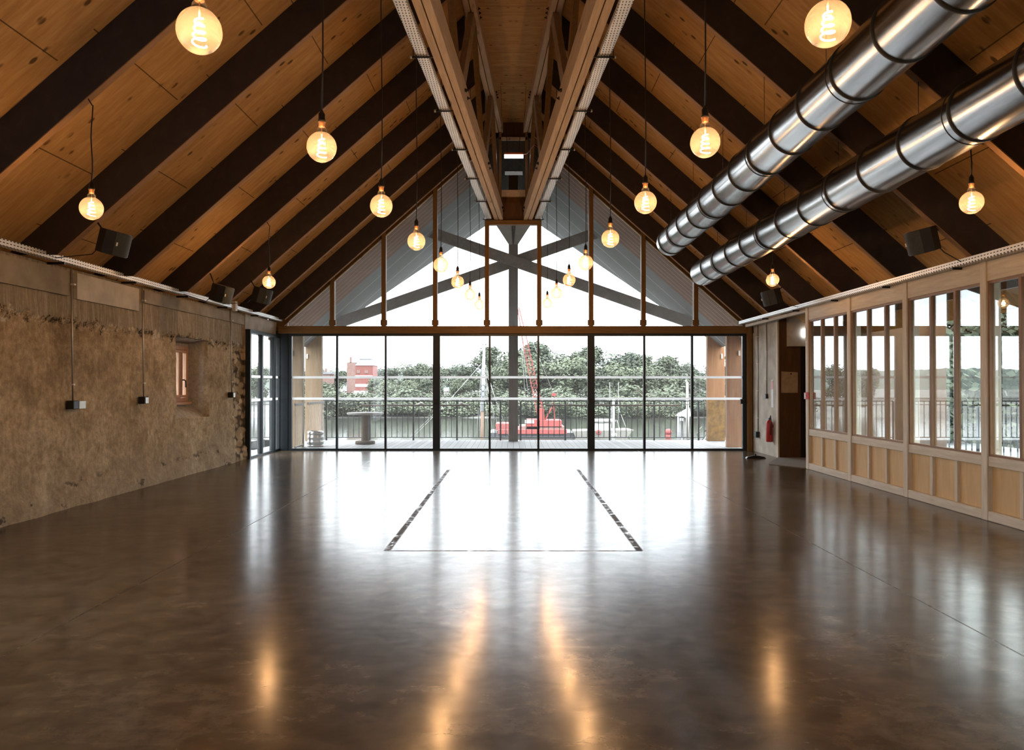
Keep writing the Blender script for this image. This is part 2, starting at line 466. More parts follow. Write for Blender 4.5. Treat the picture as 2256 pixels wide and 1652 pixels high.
def m_deck():
    m, nt, b = mat('weathered deck boards')
    co = obj_co(nt)
    x, y, z = sep(nt, co)
    f = math_n(nt, 'FRACT', math_n(nt, 'DIVIDE', x, 0.145))
    gap = math_n(nt, 'LESS_THAN', f, 0.07)
    idn = nt.nodes.new('ShaderNodeTexWhiteNoise'); idn.noise_dimensions = '1D'
    L(nt, math_n(nt, 'FLOOR', math_n(nt, 'DIVIDE', x, 0.145)), idn.inputs['W'])
    c = ramp(nt, idn.outputs['Value'], [(0, (0.25, 0.245, 0.24)), (1, (0.34, 0.335, 0.33))])
    c = mix(nt, 0.4, c, ramp(nt, noise_n(nt, obj_co(nt, (20, 1, 1)), 2, 5), [(0.3, (0.7, 0.7, 0.7)), (0.7, (1.1, 1.1, 1.1))]), 'MULTIPLY')
    c = mix(nt, gap, c, (0.06, 0.06, 0.06))
    L(nt, c, b.inputs['Base Color']); b.inputs['Roughness'].default_value = 0.7
    return m

def m_soffit(name, lo, hi, board, line):
    m, nt, b = mat(name)
    co = obj_co(nt)
    x, y, z = sep(nt, co)
    f = math_n(nt, 'FRACT', math_n(nt, 'DIVIDE', y, board))
    gap = math_n(nt, 'LESS_THAN', f, 0.06)
    c = ramp(nt, noise_n(nt, obj_co(nt, (1.2, 12, 1.2)), 1.6, 6, 0.65), [(0.3, lo), (0.7, hi)])
    c = mix(nt, gap, c, line)
    L(nt, c, b.inputs['Base Color']); b.inputs['Roughness'].default_value = 0.8
    return m

def m_brick(name, lo, hi):
    m, nt, b = mat(name)
    br = nt.nodes.new('ShaderNodeTexBrick')
    tc = nt.nodes.new('ShaderNodeTexCoord'); mp = nt.nodes.new('ShaderNodeMapping')
    mp.inputs['Rotation'].default_value = (R(90), 0, 0)
    L(nt, tc.outputs['Object'], mp.inputs['Vector']); L(nt, mp.outputs['Vector'], br.inputs['Vector'])
    br.inputs['Color1'].default_value = (*lo, 1); br.inputs['Color2'].default_value = (*hi, 1)
    br.inputs['Mortar'].default_value = (0.2, 0.15, 0.13, 1); br.inputs['Scale'].default_value = 3
    L(nt, br.outputs['Color'], b.inputs['Base Color']); b.inputs['Roughness'].default_value = 0.9
    return m

def m_leaf(name, lo, hi):
    m, nt, b = mat(name)
    co = obj_co(nt)
    oi = nt.nodes.new('ShaderNodeObjectInfo')
    f = math_n(nt, 'ADD', math_n(nt, 'MULTIPLY', noise_n(nt, co, 1.2, 4), 0.8), math_n(nt, 'MULTIPLY', oi.outputs['Random'], 0.25))
    L(nt, ramp(nt, f, [(0.3, lo), (0.8, hi)]), b.inputs['Base Color'])
    b.inputs['Roughness'].default_value = 0.8; b.inputs['Specular IOR Level'].default_value = 0.1
    return m

M = {}
M['floor'] = m_floor()
M['plaster'] = m_plaster()
M['sheath'] = m_sheath('knotty roof sheathing', 1)
M['perf'] = m_perforated()
M['duct'] = m_duct()
M['deck'] = m_deck()
M['rafter'] = wood('shaded rafter timber', (0.033, 0.026, 0.027), (0.060, 0.045, 0.043), (3, 20, 3), 0.7)  # shaded copy: the unlit rafter faces are put into the colour
M['rafter_lit_edge'] = wood('lit rafter edge', (0.30, 0.16, 0.07), (0.42, 0.25, 0.12), (3, 20, 3), 0.6)  # lit copy of the rafter timber: floor light painted on the underside
M['truss'] = wood('sawn truss timber', (0.52, 0.38, 0.26), (0.80, 0.64, 0.48), (18, 1.2, 18), 0.65, knots=0.7)
M['truss_web_lit'] = wood('lit grey truss web timber', (0.30, 0.23, 0.155), (0.50, 0.41, 0.30), (12, 3, 3), 0.65)
M['frame_wood'] = wood('brown gable timber', (0.17, 0.092, 0.030), (0.30, 0.170, 0.062), (18, 18, 1.5), 0.5)
M['frame_wood_h'] = wood('brown gable timber lying', (0.17, 0.092, 0.030), (0.30, 0.170, 0.062), (1.5, 18, 18), 0.5)
M['steel'] = plain('anthracite steel', (0.012, 0.020, 0.027), 0.4, 0.0, 0.2, 5)
M['black'] = plain('black plastic', (0.012, 0.012, 0.013), 0.45)
M['rubber'] = plain('black rubber', (0.02, 0.018, 0.016), 0.6)
M['white_post'] = wood('whitewashed timber', (0.56, 0.49, 0.385), (0.82, 0.75, 0.625), (14, 14, 1.2), 0.6, knots=0.5)
M['white_rail'] = wood('whitewashed timber lying', (0.56, 0.49, 0.385), (0.82, 0.75, 0.625), (14, 1.2, 14), 0.6, knots=0.5)
M['pane_wood'] = wood('brown glazing bar', (0.20, 0.105, 0.050), (0.34, 0.19, 0.10), (18, 18, 2), 0.5)
M['ply'] = wood('ochre plywood', (0.60, 0.40, 0.19), (0.76, 0.54, 0.285), (6, 6, 1.0), 0.6)
M['brown_ply'] = wood('brown stained plywood', (0.085, 0.040, 0.016), (0.165, 0.080, 0.033), (8, 8, 1.2), 0.5, knots=0.6)
M['concrete'] = plain('pale board concrete', (0.52, 0.48, 0.41), 0.85, 0, 0.22, 3.5)
M['grey_patch'] = plain('smooth cement render', (0.60, 0.56, 0.48), 0.85, 0, 0.28, 2.2)
M['dull_patch'] = plain('stained cement render', (0.33, 0.285, 0.215), 0.9, 0, 0.3, 2.5)
M['glass'] = glass('clear door glass', (0.95, 0.97, 0.97), 0.045, 0, 0.02)
M['glass_gable'] = glass('dusty gable glass', (0.95, 0.97, 0.97), 0.045, 0, 0.055)
M['glass_side'] = glass('coated partition glass', (0.80, 0.84, 0.82), 0.17)
def m_film():
    m = bpy.data.materials.new('white glass marking film'); m.use_nodes = True
    nt = m.node_tree; b = nt.nodes['Principled BSDF']; out = nt.nodes['Material Output']
    b.inputs['Base Color'].default_value = (0.85, 0.85, 0.84, 1); b.inputs['Roughness'].default_value = 0.7
    t = nt.nodes.new('ShaderNodeBsdfTranslucent'); t.inputs['Color'].default_value = (0.9, 0.9, 0.9, 1)
    x = nt.nodes.new('ShaderNodeMixShader'); x.inputs[0].default_value = 0.6
    L(nt, b.outputs[0], x.inputs[1]); L(nt, t.outputs[0], x.inputs[2]); L(nt, x.outputs[0], out.inputs['Surface'])
    return m
M['strip'] = m_film()
M['galv'] = plain('galvanised conduit', (0.45, 0.43, 0.38), 0.4, 0.6)
M['zinc'] = plain('white cap', (0.75, 0.73, 0.7), 0.5)
M['brass'] = plain('copper lamp cap', (0.55, 0.26, 0.11), 0.35, 0.8)
M['speaker'] = plain('black speaker cabinet', (0.012, 0.016, 0.020), 0.55)
M['grille'] = plain('speaker grille', (0.030, 0.038, 0.040), 0.7, 0, 0.3, 60)
M['red'] = plain('red enamel', (0.50, 0.035, 0.025), 0.4)
M['paper'] = plain('buff paper', (0.50, 0.35, 0.19), 0.8, 0, 0.15, 9)
M['white'] = plain('white paint', (0.75, 0.75, 0.74), 0.6, 0, 0.05)
M['mat'] = plain('grey coir mat', (0.26, 0.235, 0.20), 0.95, 0, 0.3, 60)
M['grey_timber'] = wood('weathered grey timber', (0.20, 0.185, 0.17), (0.33, 0.31, 0.29), (4, 12, 4), 0.85)
M['grey_post'] = wood('weathered post', (0.095, 0.066, 0.046), (0.17, 0.125, 0.09), (14, 14, 1), 0.85)
M['col_wood'] = wood('orange column timber', (0.28, 0.125, 0.05), (0.42, 0.22, 0.105), (10, 10, 0.8), 0.7, knots=0.6)
M['col_ochre'] = wood('ochre column timber', (0.21, 0.14, 0.075), (0.34, 0.245, 0.15), (10, 10, 0.8), 0.7, knots=0.6)
M['rust_panel'] = plain('rusted corten sheet', (0.20, 0.105, 0.022), 0.8, 0, 0.45, 7)
M['soffit_brown'] = m_soffit('brown soffit boards', (0.17, 0.072, 0.032), (0.26, 0.12, 0.058), 0.30, (0.75, 0.58, 0.43))
M['soffit_grey'] = m_soffit('grey soffit sheets', (0.16, 0.16, 0.158), (0.25, 0.25, 0.245), 1.25, (0.42, 0.42, 0.41))
M['keg'] = plain('stainless keg', (0.42, 0.41, 0.39), 0.3, 0.9, 0.15, 6)
M['table'] = wood('grey table wood', (0.28, 0.265, 0.245), (0.42, 0.405, 0.38), (2, 14, 14), 0.8)
M['mast'] = plain('white mast paint', (0.45, 0.45, 0.45), 0.5)
M['mast_brown'] = plain('brown mast wood', (0.13, 0.08, 0.05), 0.7)
M['rope'] = plain('pale rope', (0.30, 0.295, 0.275), 0.9)
M['crane'] = plain('faded crane red', (0.27, 0.055, 0.048), 0.8)
M['hull'] = plain('dark hull', (0.05, 0.05, 0.055), 0.6)
M['pile'] = wood('bleached pile', (0.19, 0.185, 0.18), (0.31, 0.305, 0.295), (10, 10, 1), 0.9)
M['brick'] = m_brick('red brick', (0.15, 0.032, 0.026), (0.20, 0.05, 0.04))
M['brick_pale'] = m_brick('weathered brick', (0.15, 0.075, 0.062), (0.21, 0.125, 0.105))
M['slate'] = plain('slate roof', (0.17, 0.17, 0.18), 0.7)
M['leafA'] = m_leaf('mid green leaves', (0.055, 0.065, 0.044), (0.135, 0.150, 0.105))
M['leafB'] = m_leaf('pale green leaves', (0.075, 0.088, 0.056), (0.17, 0.19, 0.13))
M['leafC'] = m_leaf('dark green leaves', (0.052, 0.063, 0.048), (0.13, 0.15, 0.108))
M['bark'] = plain('bark', (0.12, 0.10, 0.08), 0.9)
M['hillm'] = m_leaf('distant woodland', (0.09, 0.105, 0.095), (0.14, 0.155, 0.135))
M['mud'] = plain('grey tidal mud', (0.12, 0.115, 0.10), 0.7, 0, 0.35, 0.3)
M['exit'] = emit('lit exit sign', (0.9, 0.95, 1.0), 2.2)
M['tube'] = emit('lit emergency lamp', (1.0, 0.95, 0.9), 1.3)
M['orange'] = plain('orange cable', (0.45, 0.12, 0.04), 0.6)
M['blue'] = plain('dark blue plastic', (0.015, 0.03, 0.12), 0.5)
def m_water():
    m, nt, b = mat('river water')
    b.inputs['Base Color'].default_value = (0.030, 0.032, 0.025, 1)
    b.inputs['Roughness'].default_value = 0.10; b.inputs['Specular IOR Level'].default_value = 0.3
    bump(nt, noise_n(nt, obj_co(nt, (0.8, 2.5, 1)), 1.2, 5, 0.6), 0.06, 0.08, b)
    return m
M['water'] = m_water()
def m_bulb():
    m = bpy.data.materials.new('amber bulb glass'); m.use_nodes = True
    nt = m.node_tree
    for n in list(nt.nodes): nt.nodes.remove(n)
    out = nt.nodes.new('ShaderNodeOutputMaterial')
    lw = nt.nodes.new('ShaderNodeLayerWeight'); lw.inputs['Blend'].default_value = 0.35
    tr = nt.nodes.new('ShaderNodeBsdfTransparent'); tr.inputs['Color'].default_value = (0.97, 0.86, 0.70, 1)
    tl = nt.nodes.new('ShaderNodeBsdfTranslucent'); tl.inputs['Color'].default_value = (1.0, 0.80, 0.56, 1)
    gl = nt.nodes.new('ShaderNodeBsdfGlossy'); gl.inputs['Roughness'].default_value = 0.03
    rim = math_n(nt, 'POWER', lw.outputs['Facing'], 1.6)
    L(nt, mix(nt, rim, (0.50, 0.435, 0.345), (0.12, 0.09, 0.06)), tr.inputs['Color'])
    m1 = nt.nodes.new('ShaderNodeMixShader'); m1.inputs[0].default_value = 0.022
    L(nt, tr.outputs[0], m1.inputs[1]); L(nt, tl.outputs[0], m1.inputs[2])
    m2 = nt.nodes.new('ShaderNodeMixShader')
    L(nt, math_n(nt, 'MULTIPLY', lw.outputs['Facing'], 0.30), m2.inputs[0])
    L(nt, m1.outputs[0], m2.inputs[1]); L(nt, gl.outputs[0], m2.inputs[2])
    L(nt, m2.outputs[0], out.inputs['Surface'])
    return m
M['bulb'] = m_bulb()
M['filament'] = emit('glowing filament', (1.0, 0.86, 0.68), 12.0)

# ------------------------------------------------------------------ room shell
YB = -3.0
def struct(mb, name, m, label, cat, **kw):
    o = mb.build(name, m, **kw)
    return tag(o, label, cat, kind='structure')

fl = MB().box(-6.2, 7.6, YB, YG+0.10, -0.3, 0.0)
struct(fl, 'floor', M['floor'], 'polished brown concrete floor with worn joint lines and window reflections', 'floor')

# plaster wall with a deep window niche (Y 12.1 to 13.45, Z .92 to 2.3)
NY0, NY1, NZ0, NZ1 = 12.30, 13.60, 0.93, 2.28
def left_wall():
    mb = MB()
    y0, y1, z0, z1 = 5.6, 15.36, 0.0, 2.93
    ys = []; y = y0
    while y < y1 - 1e-6:
        ys.append(y); y += 0.14 if y < 6.5 else 0.045
    ys.append(y1)
    # niche edges fall on grid lines
    def snap(a, v):
        i = min(range(len(a)), key=lambda k: abs(a[k]-v)); a[i] = v; return i
    zs = [z0 + (z1-z0)*i/66 for i in range(67)]
    j0, j1 = snap(ys, NY0), snap(ys, NY1); k0, k1 = snap(zs, NZ0), snap(zs, NZ1)
    def dx(y, z):
        p = Vector((0, y, z))
        d = 0.020*noise.fractal(p*0.9, 1.0, 2.0, 4) + 0.010*noise.fractal(p*4, 1.0, 2.0, 3)
        edge = 2.27 - 0.5*(0.12*noise.fractal(Vector((3, y*2.2, z*2.2)), 0.8, 2.0, 4))
        if z > edge: d += 0.035
        if z < 0.35: d += 0.05*(0.35-z)/0.35*(0.6+noise.noise(p*2.5))
        t = max(0, min(1, (y - 14.72 + 0.15*noise.noise(p*3))/0.12))
        if t > 0 and z < 2.2:
            c = noise.cell(Vector((1, y*6, z*8)))
            v = noise.voronoi(Vector((0, y*5, z*6.5)))[0][0]
            d += t*(0.11*(0.40 - v))
        # broken plaster around the niche
        if NY0-0.15 < y < NY1+0.25 and NZ0-0.7 < z < NZ0+0.05:
            d -= 0.05*max(0, noise.noise(p*3.1))
        return d
    vs = []; fs = []
    nz = len(zs)
    for y in ys:
        for z in zs:
            vs.append((XL - 0.02 - 0.028*z + dx(y, z), y, z))
    for i in range(len(ys)-1):
        for k in range(nz-1):
            if j0 <= i < j1 and k0 <= k < k1: continue
            fs.append((i*nz+k, (i+1)*nz+k, (i+1)*nz+k+1, i*nz+k+1))
    mb.add(vs, fs, True)
    rim = [(i, k0) for i in range(j0, j1)] + [(j1, k) for k in range(k0, k1)] + [(i, k1) for i in range(j1, j0, -1)] + [(j0, k) for k in range(k1, k0, -1)]
    cv = []; cf = []
    for (i, k) in rim:
        cv.append(vs[i*nz+k]); cv.append((XL-0.13, ys[i], zs[k]))
    m_ = len(rim)
    for q in range(m_):
        r_ = (q+1) % m_
        cf.append((2*q, 2*r_, 2*r_+1, 2*q+1))
    mb.add(cv, cf, False)
    # niche: splayed reveals, sloping sill, back plane with the window opening
    xb = XL - 0.42
    wy0, wy1, wz0, wz1 = 12.66, 13.48, 1.20, 2.17
    def ring(yz, x): return [(x, a, b) for a, b in yz]
    front = ring([(NY0,NZ0),(NY1,NZ0),(NY1,NZ1),(NY0,NZ1)], XL - 0.07)
    back = ring([(NY0+0.10,NZ0+0.22),(NY1-0.03,NZ0+0.22),(NY1-0.03,NZ1-0.06),(NY0+0.10,NZ1-0.06)], xb)
    n = 10
    def grid(a, b, c, d):
        a, b, c, d = map(Vector, (a, b, c, d)); vs = []; fs = []
        for i in range(n+1):
            for j in range(n+1):
                p = (a*(1-i/n)+b*(i/n))*(1-j/n) + (d*(1-i/n)+c*(i/n))*(j/n)
                w = 0.025 if 0 < i < n and 0 < j < n else 0
                vs.append(p + Vector((0.3, 0.6, 1))*w*noise.noise(p*5))
        for i in range(n):
            for j in range(n):
                fs.append((i*(n+1)+j, (i+1)*(n+1)+j, (i+1)*(n+1)+j+1, i*(n+1)+j+1))
        mb.add(vs, fs, True)
    for i in range(4):
        j = (i+1) % 4
        f0 = [front[i], front[j], back[j], back[i]]
        f0[0] = (XL-0.12, *front[i][1:]); f0[1] = (XL-0.12, *front[j][1:])
        grid(*f0)
    # back plane around the opening, and the cap of the wall
    b0, b1 = back[0], back[2]
    for (ya, yb, za, zb) in ((b0[1], wy0, b0[2], b1[2]), (wy1, b1[1], b0[2], b1[2]), (wy0, wy1, b0[2], wz0), (wy0, wy1, wz1, b1[2])):
        mb.box(xb-0.02, xb+0.001, ya, yb, za, zb)
    for (ya, yb, za, zb) in ((5.6, NY0-0.02, 0, 2.93), (NY1+0.03, 15.37, 0, 2.93), (NY0-0.02, NY1+0.03, NZ1+0.03, 2.93), (NY0-0.02, NY1+0.03, 0, NZ0-0.03)):
        mb.box(XL-0.62, XL-0.17, ya, yb, za, zb)
    mb.box(XL-0.45, XL-0.03, 15.33, 15.385, 0, 2.64)
    return mb, (wy0, wy1, wz0, wz1, xb)
lw_mb, NW = left_wall()
wl = struct(lw_mb, 'wall_left', M['plaster'], 'rough brown lime plaster wall with ragged concrete band and deep window niche', 'wall')
md = MB().box(XL-0.075, XL-0.040+0.02, 9.42, 10.98, 2.56, 2.88)
md.build('render_patch', M['grey_patch'], wl)
MB().box(XL-0.075, XL-0.045+0.02, 11.15, 15.3, 2.70, 2.88).build('render_patch', M['dull_patch'], wl)
MB().box(XL-0.075, XL-0.045+0.02, 6.2, 9.28, 2.58, 2.88).build('render_patch', M['dull_patch'], wl)

# concrete lintel above the side doors, the outside corner
struct(MB().box(XL-0.45, XL-0.03, 15.36, YG+0.1, 2.62, 2.93), 'trim_1', M['concrete'], 'pale concrete lintel over the glass side doors at the plaster wall', 'lintel')
# glazed opening added out of view to bring daylight to the partition
wv = thing('window_20', (XL, 1.3, 0), 'added unseen steel-framed glazing in the plaster wall, bringing daylight to the partition', 'window', kind='structure')
for (ya, yb, za, zb) in ((YB, 5.6, 0, 0.06), (YB, 5.6, 2.62, 2.95), (YB, YB+0.1, 0.06, 2.62), (0.2, 0.3, 0.06, 2.62), (5.5, 5.6, 0.06, 2.62), (2.6, 2.7, 0.06, 2.62)):
    MB().box(XL-0.12, XL-0.02, ya, yb, za, zb).build('frame_bar', M['steel'], wv)
for (ya, yb) in ((YB+0.1, 0.2), (0.3, 2.6), (2.7, 5.5)):
    MB().box(XL-0.07, XL-0.06, ya, yb, 0.06, 2.62).build('pane', M['glass'], wv)
# rear and partition-side walls behind the camera
struct(MB().box(-6.2, 7.6, YB-0.2, YB, -0.3, 8.3), 'wall_back', M['brown_ply'], 'brown plywood wall closing the hall behind the viewer', 'wall')
struct(MB().box(XR, XR+0.2, YB, 1.65, 0, 3.2), 'wall_right', M['brown_ply'], 'brown plywood wall continuing the glazed partition behind the viewer', 'wall')

# roof sheathing
def slope(side):
    x1 = 6.3
    z = lambda x: ZR + SHEATH - SL*x
    ya, yb = YB-0.2, YG+0.12
    xa, xb = t_out(ya)+0.002, t_out(yb)+0.002
    return MB().hexa([(side*xa, ya, z(xa)), (side*x1, ya, z(x1)), (side*x1, yb, z(x1)), (side*xb, yb, z(xb)),
                      (side*xa, ya, z(xa)+0.7), (side*x1, ya, z(x1)+0.3), (side*x1, yb, z(x1)+0.3), (side*xb, yb, z(xb)+0.3)])
struct(slope(-1), 'ceiling_left', M['sheath'], 'knotty wooden roof sheathing between rafters above the plaster wall', 'ceiling')
struct(slope(1), 'ceiling_right', M['sheath'], 'knotty wooden roof sheathing between rafters above the glazed partition', 'ceiling')
struct(MB().box(5.66, 5.72, YB, 13.55, 2.60, 3.02), 'trim_7', M['brown_ply'], 'brown eaves board outside the glazed partition', 'trim')
struct(MB().hexa([(-1.55, YB-0.2, 7.505), (1.55, YB-0.2, 7.505), (0.42, YG+0.12, 7.505), (-0.42, YG+0.12, 7.505), (-1.55, YB-0.2, 7.72), (1.55, YB-0.2, 7.72), (0.42, YG+0.12, 7.72), (-0.42, YG+0.12, 7.72)]), 'ceiling_ridge', M['sheath'], 'flat wooden ridge panel between the two roof trusses', 'ceiling')

# ------------------------------------------------------------------ rafters
ORD = ['first', 'second', 'third', 'fourth', 'fifth', 'sixth', 'seventh', 'eighth', 'ninth', 'tenth']
def rafter(k, side):
    y0 = rafter_y(k); y1 = y0 + 0.075
    xi = t_out(y0) + 0.03; xo = 5.66 if side < 0 else 5.70
    n = 7 - k
    place = ('plaster wall', 'glazed partition')[side > 0]
    lab = 'dark timber rafter on the slope above the %s, %s from the glazed gable' % (place, ORD[n])
    def pz(x, d): return under(x) + d
    zc = 2.955 if side < 0 else 2.895
    xc = (ZR - zc)/SL
    body = [(side*xi, pz(xi, 0.012)), (side*xc, zc+0.012), (side*xo, zc+0.012), (side*xo, pz(xo, SHEATH-0.003)), (side*xi, pz(xi, SHEATH-0.003))]
    root = thing('rafter', (side*xo, y0, under(xo)), lab, 'rafter', 'rafters above the ' + place)
    MB().prism(body, 'y', y0, y1).build('beam_web', M['rafter'], root)
    low = [(side*xi, pz(xi, 0)), (side*xc, zc), (side*xc, zc+0.012), (side*xi, pz(xi, 0.012))]
    MB().prism(low, 'y', y0, y1).build('lit_lower_edge', M['rafter_lit_edge'], root)
for k in range(-1, 8):
    for side in (-1, 1):
        rafter(k, side)

# ------------------------------------------------------------------ ridge trusses
def truss(side, label):
    root = thing('ridge_truss', (side*0.35, 17.3, 5.25), label, 'truss', 'timber trusses along the ridge')
    ya, yb = 2.5, 17.36
    def beam(off0, off1, z0, z1, name):
        def w(y, f): return side*(t_in(y) + (t_out(y) - t_in(y))*f)
        MB().hexa([(w(ya,off0),ya,z0),(w(ya,off1),ya,z0),(w(yb,off1),yb,z0),(w(yb,off0),yb,z0),
                   (w(ya,off0),ya,z1),(w(ya,off1),ya,z1),(w(yb,off1),yb,z1),(w(yb,off0),yb,z1)]).build(name, M['truss'], root, bevel=0.004)
    beam(0, 0.46, 5.25, 5.57, 'bottom_chord'); beam(0.54, 1, 5.25, 5.57, 'bottom_chord')
    beam(0, 0.46, 7.25, 7.50, 'top_chord'); beam(0.54, 1, 7.25, 7.50, 'top_chord')
    MB().hexa([(side*(t_in(ya)+0.085),ya,5.35),(side*(t_in(ya)+0.105),ya,5.35),(side*(t_in(yb)+0.105),yb,5.35),(side*(t_in(yb)+0.085),yb,5.35),
               (side*(t_in(ya)+0.085),ya,5.5),(side*(t_in(ya)+0.105),ya,5.5),(side*(t_in(yb)+0.105),yb,5.5),(side*(t_in(yb)+0.085),yb,5.5)]).build('packing_strip', M['black'], root)
    # web members zig-zag: bottom nodes at odd rafters, top nodes at even ones
    for k in range(-1, 7):
        y0, y1 = rafter_y(k)+0.04, rafter_y(k+1)+0.04
        za, zb = (5.42, 7.38) if k % 2 else (7.38, 5.42)
        y0 = max(y0, 2.6)
        c0 = side*(t_in(y0)+t_out(y0))/2; c1 = side*(t_in(y1)+t_out(y1))/2
        a, b = Vector((c0, y0, za)), Vector((c1, y1, zb))
        MB().bar(a, b, 0.075 if k % 2 == 0 else 0.09, 0.24 if k % 2 else 0.18, up=(0, 0, 1)).build('diagonal', M['truss_web_lit'] if k % 2 else M['frame_wood'], root)  # pale and dark webs alternate: light and shade put into their colour
    for k in range(0, 8):
        y = rafter_y(k)+0.04
        for dy in (-0.12, 0.02, 0.17):
            for (z, on) in ((5.44 + (0.05 if dy == 0.02 else 0), k % 2 == 1), (7.38, k % 2 == 0)):
                if on and y+dy < 17.3:
                    x = side*t_in(y+dy)
                    MB().lathe([(0.0, -0.035*side), (0.012, -0.035*side), (0.012, -0.012*side), (0.026, -0.012*side), (0.026, 0), (0, 0)], (x, y+dy, z), 8, 'x').build('bolt', M['black'], root)
truss(-1, 'sawn timber lattice ridge truss on the plaster wall side of the ridge')
truss(1, 'sawn timber lattice ridge truss on the duct side of the ridge')

# suspended perforated trays beside the trusses
def ridge_tray(side, label):
    root = thing('cable_tray', (side*0.57, 17.0, 5.21), label, 'cable tray', 'perforated trays beside the ridge trusses')
    def cx(y): return side*(0.555 + 0.0566*(17.0 - y))
    edges = [2.6] + [rafter_y(k)+0.03 for k in range(0, 8)]
    for a, b in zip(edges, edges[1:]):
        w = 0.062
        mb = MB()
        mb.hexa([(cx(a)-w,a+0.01,5.215),(cx(a)+w,a+0.01,5.215),(cx(b)+w,b-0.01,5.215),(cx(b)-w,b-0.01,5.215),
                 (cx(a)-w,a+0.01,5.222),(cx(a)+w,a+0.01,5.222),(cx(b)+w,b-0.01,5.222),(cx(b)-w,b-0.01,5.222)])
        for s in (-1, 1):
            mb.hexa([(cx(a)+s*w-0.003,a+0.01,5.215),(cx(a)+s*w+0.003,a+0.01,5.215),(cx(b)+s*w+0.003,b-0.01,5.215),(cx(b)+s*w-0.003,b-0.01,5.215),
                 (cx(a)+s*w-0.003,a+0.01,5.265),(cx(a)+s*w+0.003,a+0.01,5.265),(cx(b)+s*w+0.003,b-0.01,5.265),(cx(b)+s*w-0.003,b-0.01,5.265)])
        mb.build('tray_length', M['perf'], root)
    for k in range(1, 8):
        y = rafter_y(k)+0.035
        br = MB().tube([(cx(y)-0.125, y, 5.20), (cx(y)+0.125, y, 5.20)], 0.011, 8).build('bracket', M['black'], root)
        MB().tube([(cx(y)+side*0.125-0.012, y, 5.205), (cx(y)+side*0.125+0.012, y, 5.205)], 0.022, 8).build('end_cap', M['galv'], br)
        MB().tube([(cx(y)+side*0.1, y, 5.20), (cx(y)+side*0.1, y, under(cx(y)+side*0.1)+0.02)], 0.006, 6).build('hanger_rod', M['black'], root)
ridge_tray(-1, 'white perforated cable tray hung beside the truss on the plaster wall side')
ridge_tray(1, 'white perforated cable tray hung beside the truss on the duct side')

def eave_tray(x, z, y0, y1, side, label):
    root = thing('cable_tray', (x, y1, z), label, 'cable tray', 'perforated trays along the eaves')
    mb = MB()
    mb.box(x-0.05, x+0.05, y0, y1, z-0.004, z)
    mb.box(x-side*0.05-0.003, x-side*0.05+0.003, y0, y1, z, z+0.065)
    mb.build('tray_channel', M['perf'], root)
    y = 2.1
    while y < y1-0.2:
        MB().box(min(x-side*0.05, x+side*0.25), max(x-side*0.05, x+side*0.25), y-0.015, y+0.015, z-0.03, z-0.004).build('bracket', M['black'], root)
        y += 1.7
eave_tray(-5.30, 2.935, 2.0, 17.3, -1, 'white perforated cable tray along the top of the plaster wall')
eave_tray(5.17, 2.870, 2.0, 17.3, 1, 'white perforated cable tray along the top of the glazed partition')

# ------------------------------------------------------------------ pendant lamps
def pendant_parts(root, top, hook=None):
    """root sits at the centre of the globe"""
    c = Vector(root['_o'])
    rb = 0.100
    prof = []
    for i in range(25):
        t = PI*i/24*0.90
        prof.append((rb*math.sin(t), -rb*math.cos(t)*1.03))
    prof += [(0.034, 0.101), (0.034, 0.106), (0.033, 0.120), (0.026, 0.132), (0.020, 0.138)]
    gl = MB().lathe(prof, c, 32).build('bulb_globe', M['bulb'], root)
    pts = []
    for i in range(90):
        t = i/89; a = 2*PI*4.0*t
        r = 0.032 - 0.014*t
        pts.append(c + Vector((r*math.cos(a), r*math.sin(a), -0.070 + 0.125*t)))
    MB().tube(pts, 0.0040, 6).build('filament', M['filament'], root)
    MB().tube([c+Vector((0,0,0.055)), c+Vector((0,0,0.13))], 0.004, 6).build('filament_stem', M['zinc'], root)
    MB().lathe([(0, 0.136), (0.021, 0.136), (0.022, 0.166), (0.026, 0.168), (0.026, 0.172), (0, 0.172)], c, 16).build('screw_cap', M['brass'], root)
    MB().lathe([(0, 0.172), (0.027, 0.172), (0.027, 0.182), (0.022, 0.186), (0.022, 0.225), (0.016, 0.232), (0.008, 0.25), (0, 0.25)], c, 16).build('lamp_holder', M['black'], root)
    pts = [c + Vector((0, 0, 0.245))]
    h = top - c.z
    for i in range(1, 9):
        t = i/8
        pts.append(c + Vector((0.006*math.sin(t*9), 0.004*math.sin(t*7+1), 0.245 + (h-0.245)*t)))
    if hook:
        pts = pts[:-1] + [c + Vector((0, 0, h-0.10)), c + Vector((hook*0.06, 0, h-0.0))]
    MB().tube(pts, 0.0055, 6).build('flex', M['black'], root)
    ld = bpy.data.lights.new('lamp_glow', 'POINT'); ld.energy = BULB_W; ld.color = (1.0, 0.60, 0.31); ld.shadow_soft_size = 0.03
    lo = bpy.data.objects.new('lamp_glow', ld); COL.objects.link(lo); lo.parent = root
    lo.location = (0, 0, -0.01)
bx = [1.43, 1.30, 1.19, 1.09, 0.975, 0.875, 0.775, 0.685]
for side in (-1, 1):
    row = 'plaster wall side' if side < 0 else 'duct side'
    for i in range(8):
        y = rafter_y(i-1) - 0.06 + 0.10
        zc = 3.11 if side < 0 else 3.14
        lab = 'lit globe pendant, inner row on the %s, %s from the gable' % (row, ORD[7-i])
        if i == 0: lab = 'big lit globe pendant cut by the picture top, inner row, %s' % row
        root = thing('pendant_lamp', (side*bx[i], y - 0.03, zc), lab, 'lamp', 'inner rows of pendant lamps')
        pendant_parts(root, under(bx[i]) + 0.01)
